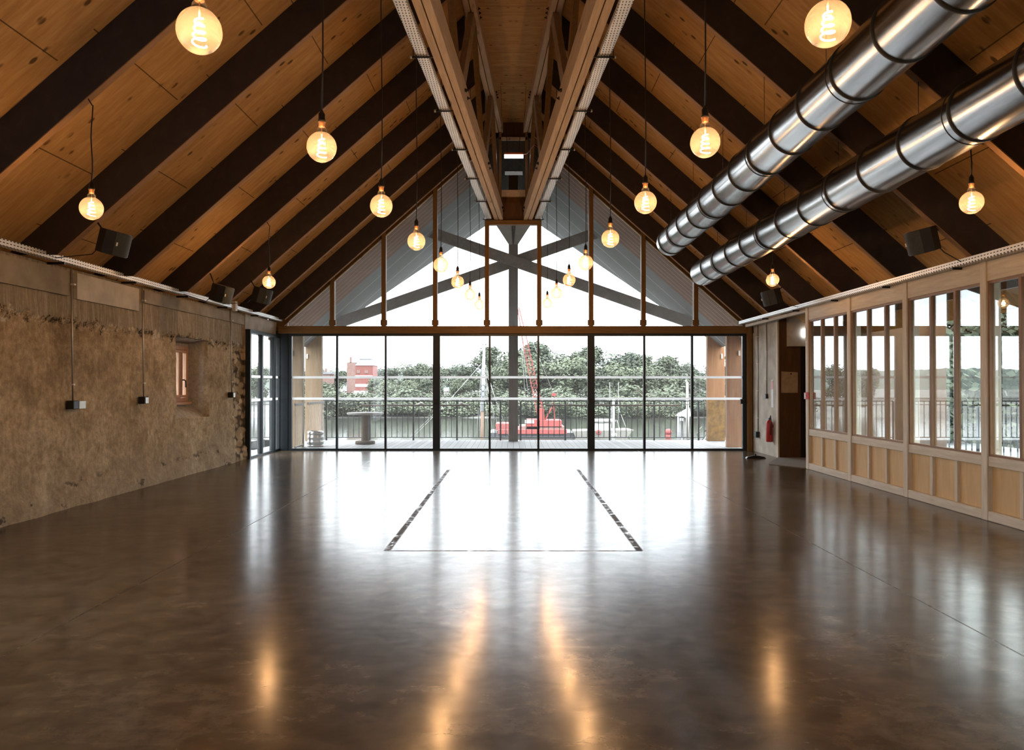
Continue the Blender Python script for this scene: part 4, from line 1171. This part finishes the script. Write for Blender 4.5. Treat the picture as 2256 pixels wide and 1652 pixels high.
# railings
def railing(p0, p1, step, label, cross=True, rail_t=0.03):
    p0 = Vector(p0); p1 = Vector(p1)
    root = thing('deck_railing', tuple((p0+p1)/2), label, 'railing', 'metal railings round the deck')
    up = Vector((0,0,1.05)); lo = Vector((0,0,0.06))
    MB().bar(p0+up, p1+up, 0.05, rail_t).build('top_rail', M['steel'], root)
    MB().bar(p0+lo, p1+lo, 0.03, 0.02).build('bottom_rail', M['steel'], root)
    MB().bar(p0+up-Vector((0,0,.10)), p1+up-Vector((0,0,.10)), 0.02, 0.015).build('under_rail', M['steel'], root)
    n = max(1, round((p1-p0).length/step))
    for i in range(n+1):
        q = p0 + (p1-p0)*(i/n)
        post = i % 8 == 0
        r = 0.022 if post else 0.0085
        MB().box(q.x-r, q.x+r, q.y-r, q.y+r, -0.02 if post else 0.06, 1.04).build('baluster', M['steel'], root)
railing((-5.1, 20.82, 0), (-0.2, 20.82, 0), 0.15, 'black vertical-bar deck railing on the table side of the centre post')
railing((0.2, 20.82, 0), (5.2, 20.82, 0), 0.15, 'black vertical-bar deck railing on the crane side of the centre post')
M['pale_slat'] = plain('pale slat timber', (0.55, 0.49, 0.42), 0.8)
def slat_screen(y0, y1, label):
    root = thing('slatted_screen', (-5.05, (y0+y1)/2, 0), label, 'screen', 'slatted side screens of the deck')
    MB().box(-5.10, -5.06, y0, y1, 1.0, 1.06).build('top_rail', M['grey_timber'], root)
    MB().box(-5.10, -5.06, y0, y1, 0.02, 0.06).build('bottom_rail', M['grey_timber'], root)
    y = y0+0.03
    while y < y1:
        MB().box(-5.086, -5.076, y-0.005, y+0.005, 0.06, 1.0).build('slat', M['pale_slat'], root); y += 0.14
slat_screen(17.75, 18.43, 'pale slatted screen beside the first glass door and its ochre column')
slat_screen(18.85, 20.45, 'pale slatted screen beside the keg')
railing((-9.0, 20.82, 0), (-5.75, 20.82, 0), 0.15, 'black railing outside the glass side doors')
railing((5.9, 20.82, 0), (12.0, 20.82, 0), 0.15, 'black railing on the terrace beyond the glazed partition, facing the river')
railing((9.2, 4.0, 0), (9.2, 20.7, 0), 0.20, 'black railing along the outer edge of the side terrace')

def shelf(px0, px1, label):
    K2 = 20.62/1680
    x0, x1 = (px0-1131)*K2, (px1-1131)*K2
    root = thing('bar_shelf', ((x0+x1)/2, 20.6, 0.93), label, 'shelf', 'plank shelves on the deck railing')
    MB().box(x0, x1, 20.50, 20.78, 0.92, 0.955).build('shelf_plank', M['grey_post'], root)
    for f in (0.15, 0.85):
        x = x0+(x1-x0)*f
        MB().box(x-0.015, x+0.015, 20.60, 20.82, 0.88, 0.92).build('bracket', M['steel'], root)
shelf(797, 957, 'plank shelf on the railing behind the round table')
shelf(968, 1032, 'short plank shelf on the railing before the white mast')
shelf(1203, 1296, 'plank shelf on the railing in front of the red crane')
shelf(1308, 1497, 'long plank shelf on the railing in front of the white pole')
for px, lab in ((927, 'small white ashtray on the shelf behind the round table'), (1017, 'small white ashtray on the short shelf near the mast'),
                (1257, 'small white ashtray on the shelf before the red crane'), (1326, 'small white ashtray on the long shelf by the white pole')):
    x = (px-1131)*20.62/1680
    tag(MB().lathe([(0, 0.955), (0.05, 0.955), (0.065, 0.975), (0.06, 1.0), (0.04, 1.005), (0, 0.99)], (x, 20.64, 0), 14).build('ashtray', M['white']), lab, 'ashtray', 'ashtrays on the railing shelves')

tb = thing('spool_table', ((805-1131)*19.5/1680, 19.5, 0), 'round grey standing table on a thick column out on the deck', 'table')
c = ((805-1131)*19.5/1680, 19.5, 0)
MB().lathe([(0, 0.735), (0.45, 0.735), (0.465, 0.745), (0.465, 0.775), (0.455, 0.785), (0, 0.785)], c, 32).build('table_top', M['table'], tb)
MB().lathe([(0.11, 0.06), (0.10, 0.1), (0.10, 0.735)], c, 18).build('pedestal', M['grey_post'], tb)
MB().lathe([(0, -0.018), (0.25, -0.018), (0.25, 0.05), (0.23, 0.065), (0, 0.065)], c, 24).build('foot', M['grey_post'], tb)
kg = thing('beer_keg', (-4.86, 18.75, 0), 'dented steel beer keg standing on the deck by the slatted screen', 'keg')
c = (-4.86, 18.75, -0.02)
MB().lathe([(0, 0.03), (0.18, 0.03), (0.195, 0.06), (0.195, 0.10), (0.205, 0.115), (0.195, 0.13), (0.195, 0.21), (0.205, 0.225), (0.195, 0.24), (0.195, 0.28), (0.18, 0.31), (0.05, 0.325), (0, 0.325)], c, 28).build('keg_body', M['keg'], kg)
MB().lathe([(0.185, 0.29), (0.195, 0.30), (0.195, 0.37), (0.185, 0.375), (0.18, 0.36), (0.18, 0.30)], c, 28).build('top_rim', M['keg'], kg)
MB().lathe([(0.185, 0.05), (0.195, 0.04), (0.195, 0.0), (0.185, 0.0)], c, 28).build('bottom_rim', M['keg'], kg)
MB().lathe([(0, 0.32), (0.035, 0.32), (0.035, 0.35), (0, 0.35)], c, 14).build('valve', M['steel'], kg)

# ------------------------------------------------------------------ river, banks, hill
ZW = -3.0
struct(MB().add([(-400,21,ZW),(400,21,ZW),(400,104,ZW),(-400,104,ZW)], [(0,1,2,3)]), 'river_water', M['water'], 'grey green river between the deck and the wooded bank', 'river')
def bank():
    mb = MB(); vs = []; fs = []; nx, ny = 80, 10
    for i in range(nx+1):
        for j in range(ny+1):
            x = -160+320*i/nx
            y = 98 + 90*(j/ny)
            z = ZW - 0.4 + 3.6*min(1, (j/ny)*2.2) + 0.4*noise.noise(Vector((x*0.1, y*0.1, 0)))
            vs.append((x, y, z))
    for i in range(nx):
        for j in range(ny):
            fs.append((i*(ny+1)+j, (i+1)*(ny+1)+j, (i+1)*(ny+1)+j+1, i*(ny+1)+j+1))
    return mb.add(vs, fs, True)
struct(bank(), 'river_bank', M['mud'], 'grey muddy bank on the far side of the river', 'bank')
def hill():
    mb = MB(); vs = []; fs = []; nx = 420
    for i in range(nx+1):
        x = -300+600*i/nx
        z = 8.0 + 1.2*noise.fractal(Vector((x*0.02, 0, 0)), 1, 2, 3) + 0.9*noise.fractal(Vector((x*0.25, 3, 0)), 0.8, 2, 4) + (-0.003*abs(x))
        vs += [(x, 292, -3), (x, 298 + 2*noise.noise(Vector((x*.3, 0, 1))), z*0.6), (x, 306, z), (x, 330, -3)]
    for i in range(nx):
        for j in range(3):
            fs.append((i*4+j, (i+1)*4+j, (i+1)*4+j+1, i*4+j+1))
    return mb.add(vs, fs, True)
struct(hill(), 'hill', M['hillm'], 'low wooded hill on the horizon behind the far bank trees', 'hill')
struct(MB().box(XR+7, 160, -40, 20, -3.2, -2.6).prism([(9.3, 20), (160, 20), (160, 98), (46, 98)], 'z', -3.2, -2.6), 'ground_side', M['mud'], 'rough ground beyond the side terrace', 'ground')
struct(MB().box(-160, -9, -40, 20.9, -3.2, -2.6), 'ground_yard', M['mud'], 'rough ground outside the plaster wall', 'ground')

# ------------------------------------------------------------------ trees
rng = random.Random(7)
def crown_mesh(kind, seed, nleaf, leaf):
    rg = random.Random(seed)
    mb = MB()
    lumps = []
    if kind == 'tall':
        for i in range(16):
            t = rg.random()
            lumps.append((Vector((rg.gauss(0, 0.22*(1.15-t)), rg.gauss(0, 0.22*(1.15-t)), 0.16+0.78*t)), 0.10+0.10*(1-t)*rg.random()+0.03))
    elif kind == 'round':
        for i in range(18):
            a = rg.random()*2*PI; rr = 0.32*math.sqrt(rg.random()); z = 0.22+0.60*rg.random()
            lumps.append((Vector((rr*math.cos(a)*(1.1-0.5*z), rr*math.sin(a)*(1.1-0.5*z), z)), 0.13+0.08*rg.random()))
    else:
        for i in range(16):
            a = rg.random()*2*PI; rr = 0.42*math.sqrt(rg.random()); z = 0.12+0.62*rg.random()*(1.1-rr)
            lumps.append((Vector((rr*math.cos(a), rr*math.sin(a), z-0.04)), 0.16+0.10*rg.random()))
    for i in range(nleaf):
        c, r = lumps[rg.randrange(len(lumps))]
        d = Vector((rg.gauss(0,1), rg.gauss(0,1), rg.gauss(0,1))).normalized()
        p = c + d*r*(0.55+0.5*rg.random())
        nrm = (d + Vector((rg.gauss(0,.5), rg.gauss(0,.5), rg.gauss(0,.5)+0.3))).normalized()
        s = nrm.cross(Vector((rg.gauss(0,1), rg.gauss(0,1), rg.gauss(0,1)))).normalized()
        u = nrm.cross(s)
        q = leaf*(0.6+0.8*rg.random())
        mb.add([p - s*q, p - u*q*0.6, p + s*q, p + u*q*0.6], [(0,1,2,3)])
    return mb
PROTO = {}
def tree(kind, leafm, x, y, z, h, wfac, label, cat='tree', group='trees on the far bank', rot=None, detail=1):
    key = (kind, leafm, rng.randrange(3) if detail == 1 else 0, detail)
    root = bpy.data.objects.new({'tall': 'tall_tree', 'round': 'round_tree', 'bush': 'bank_bush'}[kind], None)
    COL.objects.link(root); root.location = (x, y, z); root['_o'] = (x, y, z)
    tag(root, label, cat, group)
    if key not in PROTO:
        seed = {'tall': 1, 'round': 2, 'bush': 3}[kind]*100 + key[2]*7 + detail
        a = crown_mesh(kind, seed, 6000 if detail == 1 else 9000, 0.024 if detail == 1 else 0.014)
        me = bpy.data.meshes.new('foliage')
        me.from_pydata([tuple(v) for v in a.v], [], a.f); me.materials.append(M[leafm])
        t = MB().tube([(0,0,-0.05), (0.005,0,0.3), (-0.01,0.01,0.75)], [0.020, 0.015, 0.005], 7)
        for b in range(4):
            an = b*1.7
            t.tube([(0,0,0.22+0.1*b), (0.14*math.cos(an), 0.14*math.sin(an), 0.42+0.1*b)], [0.010, 0.003], 6)
        mt_ = bpy.data.meshes.new('trunk')
        mt_.from_pydata([tuple(v) for v in t.v], [], t.f); mt_.materials.append(M['bark'])
        PROTO[key] = (me, mt_)
    me, mt_ = PROTO[key]
    for nm, d in (('foliage', me), ('trunk', mt_)):
        o = bpy.data.objects.new(nm, d); COL.objects.link(o); o.parent = root
    root.scale = (h*wfac, h*wfac, h)
    root.rotation_euler = (0, 0, rng.random()*6.28 if rot is None else rot)
    return root
def sky_y(px):
    P = [(400, 806), (640, 806), (745, 809), (830, 808), (880, 801), (920, 796), (960, 798), (1010, 800), (1040, 790), (1080, 768), (1120, 760), (1160, 768), (1190, 758), (1240, 766), (1280, 772), (1330, 764), (1370, 775), (1420, 778), (1460, 776), (1500, 792), (1540, 800), (1700, 806)]
    for (a, b), (c, d) in zip(P, P[1:]):
        if a <= px <= c: return b + (d-b)*(px-a)/(c-a)
    return 806
cent = [(verts_px[i]+verts_px[i+1])/2 for i in range(9)]
spots = []
for i in range(9):
    spots.append((cent[i], 'seen through the %s glass door from plaster wall' % ORD[i]))
    if i < 8: spots.append((verts_px[i+1], 'behind the bar between %s and %s glass doors' % (ORD[i], ORD[i+1])))
for n, (px, where) in enumerate(spots):
    # back row carries the skyline
    y = 140 + 10*rng.random()
    if 760 < px < 830: y = 150
    zt = 1.5 + (847 - sky_y(px) + rng.uniform(-5, 3))*y/1680
    h = zt - 0.2
    kind = 'tall' if px > 1050 and n % 2 else 'round'
    tree(kind, 'leafC' if n % 3 == 0 else 'leafA', (px-1131)*y/1680, y, 0.0, h*1.06, 1.55 if kind == 'round' else 1.5,
         '%s skyline tree across the river %s' % ('tall' if kind == 'tall' else 'round', where))
    y = 116 + 9*rng.random()
    px2 = px + rng.uniform(-14, 14)
    if 762 < px < 835: px2 = 850
    top = sky_y(px2) + 26 + rng.uniform(-6, 14)
    zt = 1.5 + (847-top)*y/1680; z0 = -1.6
    tree('round', 'leafA' if n % 2 else 'leafB', (px2-1131)*y/1680, y, z0, (zt-z0)*1.06, 1.45,
         'shorter leafy tree across the river %s' % where)
    if n % 2 == 0:
        y = 104 + 3*rng.random()
        top = 868 + rng.uniform(-8, 8)
        zt = 1.5 + (847-top)*y/1680; z0 = -2.9
        tree('bush', 'leafB', (px-1131+rng.uniform(-8, 8))*y/1680, y, z0, (zt-z0)*1.25, 1.9, 'pale bush by the water %s' % where, 'bush', 'bushes at the water edge')
    else:
        y = 107 + 3*rng.random()
        zt = 1.5 + (847-852+rng.uniform(-6, 6))*y/1680; z0 = -2.6
        tree('bush', 'leafA', (px-1131)*y/1680, y, z0, (zt-z0)*1.3, 2.2, 'dark bush by the water %s' % where, 'bush', 'bushes at the water edge')
for j, (px, y, lab) in enumerate(((560, 120, 'leafy tree across the river through the side doors, next to the gable corner'), (505, 125, 'leafy tree across the river through the side doors, next to the plaster'),
                                  (1690, 130, 'leafy tree on the far bank hidden in part by the concrete wall'))):
    tree('round', 'leafA', (px-1131)*y/1680, y, -1.5, 6.2, 1.2, lab)
side_trees = [(10.5, 23.5, 7.4, 'bushy tree beyond the terrace behind the first partition bay'), (13.2, 25.0, 9.0, 'tall leafy tree beyond the terrace behind the second partition bay'),
              (16.5, 26.5, 9.6, 'broad leafy tree beyond the terrace behind the third partition bay'), (16.8, 21.5, 8.6, 'leafy tree beyond the terrace behind the fourth partition bay'),
              (20.5, 29.5, 10.0, 'large tree further off behind the third partition bay'), (12.6, 30.0, 8.4, 'green tree further off behind the first partition bay')]
for (x, y, h, lab) in side_trees:
    tree('bush', 'leafA', x, y, -2.7, h*1.0, 1.15, lab, group='trees beyond the side terrace', detail=2)

# ------------------------------------------------------------------ brick building and chimney house
def at(px, py, d): return Vector(((px-1131)*d/1680, d, 1.5+(847-py)*d/1680))
d = 124.0
bb = thing('brick_building', tuple(at(798, 905, d)), 'red brick mill tower with pale bands and slate mansard roof across the river', 'building')
def px_box(mb, a, b, c, e, depth, dd=d):
    p = at(a, e, dd); q = at(b, c, dd)
    return mb.box(p.x, q.x, dd, dd+depth, p.z, q.z)
px_box(MB(), 783, 822, 805, 905, 4).build('tower_block', M['brick'], bb)
px_box(MB(), 764, 783, 798, 905, 3).build('side_block', M['brick_pale'], bb)
px_box(MB(), 770, 774, 786, 799, 0.4).build('chimney', M['brick_pale'], bb)
a = at(782, 805, d); b_ = at(823, 805, d); c0 = at(790, 791, d); c1 = at(813, 791, d)
MB().hexa([(a.x, d-0.1, a.z), (b_.x, d-0.1, a.z), (b_.x, d+4, a.z), (a.x, d+4, a.z), (c0.x, d+1, c0.z), (c1.x, d+1, c0.z), (c1.x, d+3, c0.z), (c0.x, d+3, c0.z)]).build('mansard_roof', M['slate'], bb)
mb = MB(); mb.box(c0.x-0.05, c1.x+0.05, d+0.9, d+3.1, c0.z, c0.z+0.12); mb.build('roof_ridge', M['slate'], bb)
for (c_, e_) in ((827, 831), (846, 852)):
    px_box(MB(), 783, 820, c_, e_, 0.15, d-0.1).build('pale_band', M['zinc'], bb)
for (u0, u1) in ((786, 793), (803, 811)):
    px_box(MB(), u0, u1, 815, 822, 0.15, d-0.1).build('window', M['brick_pale'], bb)
px_box(MB(), 780, 810, 861, 872, 1.0, d-1.2).build('white_annex', M['white'], bb)
ch = thing('brick_chimney_house', tuple(at(718, 905, 126)), 'weathered pinkish brick house with tall stack seen beside the deck column', 'building')
px_box(MB(), 711, 727, 824, 905, 3, 126).build('house_block', M['brick_pale'], ch)
px_box(MB(), 709, 729, 820, 824, 3, 125.8).build('roof', M['slate'], ch)
px_box(MB(), 716, 719, 812, 820, 0.5, 126.5).build('chimney', M['brick_pale'], ch)
px_box(MB(), 710, 716, 860, 905, 1, 125).build('red_annex', M['brick'], ch)

# ------------------------------------------------------------------ ship masts
d = 40.0
ms = thing('ship_mast', tuple(at(1063, 1000, d)), 'tall white ship mast with brown foot and fan of rigging ropes', 'mast')
p = [at(1061.5, 1033, d), at(1063, 906, d)]
MB().tube(p, [0.10, 0.09], 10).build('mast_foot', M['mast_brown'], ms)
MB().tube([at(1063, 906, d), at(1065, 830, d), at(1067, 748, d)], [0.105, 0.10, 0.055], 10).build('mast_pole', M['mast'], ms)
MB().bar(at(1061, 746, d), at(1071, 747, d), 0.03, 0.03).build('mast_head', M['mast'], ms)
MB().bar(at(1062, 759, d), at(1072, 759, d), 0.08, 0.05).build('crosstree', M['hull'], ms)
for (yy, rr) in ((820, 0.10), (855, 0.11), (868, 0.10)):
    q = at(1064.5, yy, d)
    MB().tube([q + Vector((rr*math.cos(t), -0.12, rr*1.6*math.sin(t))) for t in [2*PI*i/12 for i in range(13)]], 0.012, 6).build('rope_coil', M['steel'], ms)
for (x0, y0, x1, y1) in ((1068, 800, 1120, 945), (1068, 812, 1128, 950), (1068, 820, 1104, 965), (1068, 835, 1092, 965), (1068, 835, 1112, 962), (1066, 850, 1082, 965), (1061, 810, 1046, 985), (1061, 850, 1052, 985)):
    MB().tube([at(x0, y0, d), at(x1, y1+30, d+1)], 0.013, 5).build('rigging_rope', M['rope'], ms)
MB().tube([at(1062, 800, d), at(1000, 870, d), at(880, 985, d)], 0.014, 5).build('rigging_rope', M['rope'], ms)
MB().tube([at(1000, 872, d), at(888, 985, d)], 0.014, 5).build('rigging_rope', M['rope'], ms)
d = 45.0
m2 = thing('boat_mast', tuple(at(1352, 1015, d)), 'thick white boat mast with stays standing behind the long railing shelf', 'mast')
MB().tube([at(1352, 1015, d), at(1352, 876, d)], 0.085, 10).build('mast_pole', M['mast'], m2)
MB().bar(at(1345, 893, d), at(1359, 892, d), 0.1, 0.06).build('crosstree', M['mast'], m2)
for (x0, y0, x1, y1) in ((1360, 893, 1402, 1000), (1359, 925, 1380, 1000), (1347, 893, 1345, 1000)):
    MB().tube([at(x0, y0, d), at(x1, y1, d)], 0.016, 5).build('rigging_rope', M['rope'], m2)
q = at(1353, 958, d-0.15)
MB().lathe([(0, -0.12), (0.12, -0.10), (0.15, 0), (0.12, 0.10), (0, 0.12)], q, 12).build('winch', M['white'], m2)
for (px, lab) in ((1343, 'thin pale yacht mast rising above the rail, on the centre post side of its twin'), (1362, 'thin pale yacht mast rising above the rail, on the column side of its twin')):
    t = thing('yacht_mast', tuple(at(px, 940, 85)), lab, 'mast', 'thin yacht masts')
    MB().tube([at(px, 936, 85), at(px+0.5, 842, 85)], [0.05, 0.03], 6).build('mast_pole', M['rope'], t)
    MB().bar(at(px-4, 870, 85), at(px+4, 870, 85), 0.03, 0.03).build('crosstree', M['rope'], t)
wb = thing('work_boat', tuple(at(1325, 950, 66)), 'small white work boat moored beyond the railing', 'boat')
p0 = at(1325, 950, 66)
MB().hexa([(p0.x-2.2, 65, ZW-0.2), (p0.x+1.9, 65, ZW-0.2), (p0.x+1.7, 67.4, ZW-0.2), (p0.x-2, 67.4, ZW-0.2), (p0.x-2.6, 64.8, ZW+0.55), (p0.x+2.6, 64.8, ZW+0.65), (p0.x+2.4, 67.6, ZW+0.65), (p0.x-2.4, 67.6, ZW+0.55)]).build('boat_hull', M['galv'], wb)
MB().box(p0.x-0.6, p0.x+0.7, 65.2, 66.8, ZW+0.55, ZW+1.15).build('boat_cabin', M['white'], wb)
MB().box(p0.x-1.1, p0.x+1.1, 65.0, 67.0, ZW+1.35, ZW+1.50).build('cabin_roof', M['white'], wb)
MB().tube([(p0.x, 66, ZW+1.15), (p0.x, 66, ZW+1.36)], 0.25, 10).build('cabin_post', M['white'], wb)
MB().lathe([(0.1, -0.05), (0.22, -0.05), (0.22, 0.05), (0.1, 0.05)], (p0.x-0.4, 64.7, ZW+0.45), 14, 'y').build('life_ring', M['crane'], wb)

# crane barge
d = 67.0
cb = thing('crane_barge', tuple(at(1168, 962, d)), 'red crane barge with raised lattice boom out on the river', 'crane')
def cbx(name, m, a, b, c, e, y0, y1): 
    p = at(a, e, d); q = at(b, c, d); return MB().box(p.x, q.x, y0, y1, p.z, q.z).build(name, m, cb)
cbx('barge_hull', M['hull'], 1080, 1262, 951, 968, 65.5, 71)
cbx('deck_band', M['crane'], 1098, 1246, 944, 953, 65.3, 71)
cbx('deck_cargo', M['crane'], 1093, 1124, 932, 946, 66, 69)
cbx('deck_cargo', M['brick_pale'], 1145, 1242, 938, 946, 66, 70)
cbx('machine_house', M['crane'], 1186, 1236, 925, 940, 66, 69)
cbx('operator_cab', M['crane'], 1160, 1188, 923, 944, 66, 68)
cbx('cab_window', M['white'], 1156, 1176, 924, 931, 65.9, 66)
cbx('boom_foot', M['crane'], 1186, 1198, 900, 928, 66.4, 67.4)
mb = MB()
foot = [at(1186, 925, d), at(1200, 925, d), at(1186, 925, d+0.9), at(1200, 925, d+0.9)]
mid0 = [at(1154, 765, d), at(1164, 760, d), at(1154, 765, d+0.7), at(1164, 760, d+0.7)]
tip = [at(1140, 678, d), at(1143, 676, d), at(1140, 678, d+0.2), at(1143, 676, d+0.2)]
mb = MB()
for s0, s1, n in ((foot, mid0, 16), (mid0, tip, 10)):
    for k in range(4): mb.bar(s0[k], s1[k], 0.06, 0.06)
    for i in range(n):
        t0, t1 = i/n, (i+1)/n
        for (a_, b2) in ((0, 1), (2, 3), (0, 2), (1, 3)):
            p = s0[a_].lerp(s1[a_], t0); q = s0[b2].lerp(s1[b2], t1); q0 = s0[b2].lerp(s1[b2], t0)
            mb.bar(p, q, 0.03, 0.03); mb.bar(p, q0, 0.03, 0.03)
mb.build('lattice_boom', M['crane'], cb)
mb = MB()
for a_, b2 in (((1200, 928), (1220, 888)), ((1222, 928), (1220, 888)), ((1200, 928), (1192, 880))):
    mb.bar(at(*a_, d), at(*b2, d), 0.12, 0.12); mb.bar(at(*a_, d+1.2), at(*b2, d+1.2), 0.10, 0.10)
mb.build('gantry_frame', M['crane'], cb)
cbx('gantry_head', M['crane'], 1216, 1225, 866, 872, 66.8, 67.4)
MB().tube([at(1220, 866, d), at(1220, 888, d)], 0.05, 6).build('gantry_mast', M['crane'], cb)
for (x1, y1) in ((1152, 905), (1160, 905)):
    MB().tube([at(1142, 678, d), at(x1 + 8, y1, d)], 0.02, 5).build('hoist_rope', M['rope'], cb)
for k in range(2):
    MB().tube([at(1143, 676, d+0.2*k), at(1220, 868, d+0.2*k)], 0.018, 5).build('pendant_rope', M['rope'], cb)

# pile mooring, buoy and lamp post
d = 52.0
pm = thing('mooring_piles', tuple(at(1508, 968, d)), 'bleached timber mooring piles with a white capped top in the river', 'mooring')
for px in (1496, 1503, 1511, 1518):
    p = at(px, 990, d)
    MB().tube([(p.x, d+rng.uniform(0, .8), ZW-0.5), (p.x, d+rng.uniform(0, .8), at(px, 918, d).z)], 0.10, 8).build('pile', M['pile'], pm)
p = at(1494, 912, d); q = at(1520, 905, d)
MB().hexa([(p.x, d-0.2, p.z-0.15), (q.x, d-0.2, p.z-0.15), (q.x, d+1, p.z-0.15), (p.x, d+1, p.z-0.15), (p.x+0.15, d, p.z), (q.x, d, q.z+0.15), (q.x, d+0.9, q.z+0.15), (p.x+0.15, d+0.9, p.z)]).build('pile_cap', M['white'], pm)
for (a_, b2, c_, e_) in ((1499, 1505, 921, 927), (1509, 1514, 914, 920)):
    px_box(MB(), a_, b2, c_, e_, 0.15, d-0.25).build('number_board', M['white'], pm)
lp = thing('lamp_post', tuple(at(1516, 985, 50)), 'slim grey lamp post rising behind the mooring piles', 'lamp post')
MB().tube([at(1514.5, 995, 50), at(1514, 842, 50)], [0.10, 0.08], 8).build('post_shaft', M['galv'], lp)
MB().tube([at(1514, 842, 50), at(1510, 838, 50)], 0.06, 8).build('lamp_head', M['galv'], lp)
by = thing('channel_buoy', tuple(at(1472, 962, 64)), 'red channel buoy floating beyond the railing', 'buoy')
c = at(1472, 962, 64); cc = (c.x, 64, ZW)
MB().lathe([(0, -0.2), (0.24, -0.2), (0.26, 0.2), (0.22, 0.3), (0.10, 0.34)], cc, 14).build('float_body', M['crane'], by)
MB().lathe([(0.2, 0.34), (0.30, 0.42), (0.29, 0.62), (0.16, 0.76), (0.0, 0.8)], cc, 14).build('top_mark', M['crane'], by)
MB().tube([(c.x, 64, ZW+0.3), (c.x, 64, ZW+0.42)], 0.12, 8).build('buoy_neck', M['crane'], by)

# remove the helper property that placed the meshes
for o in bpy.data.objects:
    if '_o' in o: del o['_o']
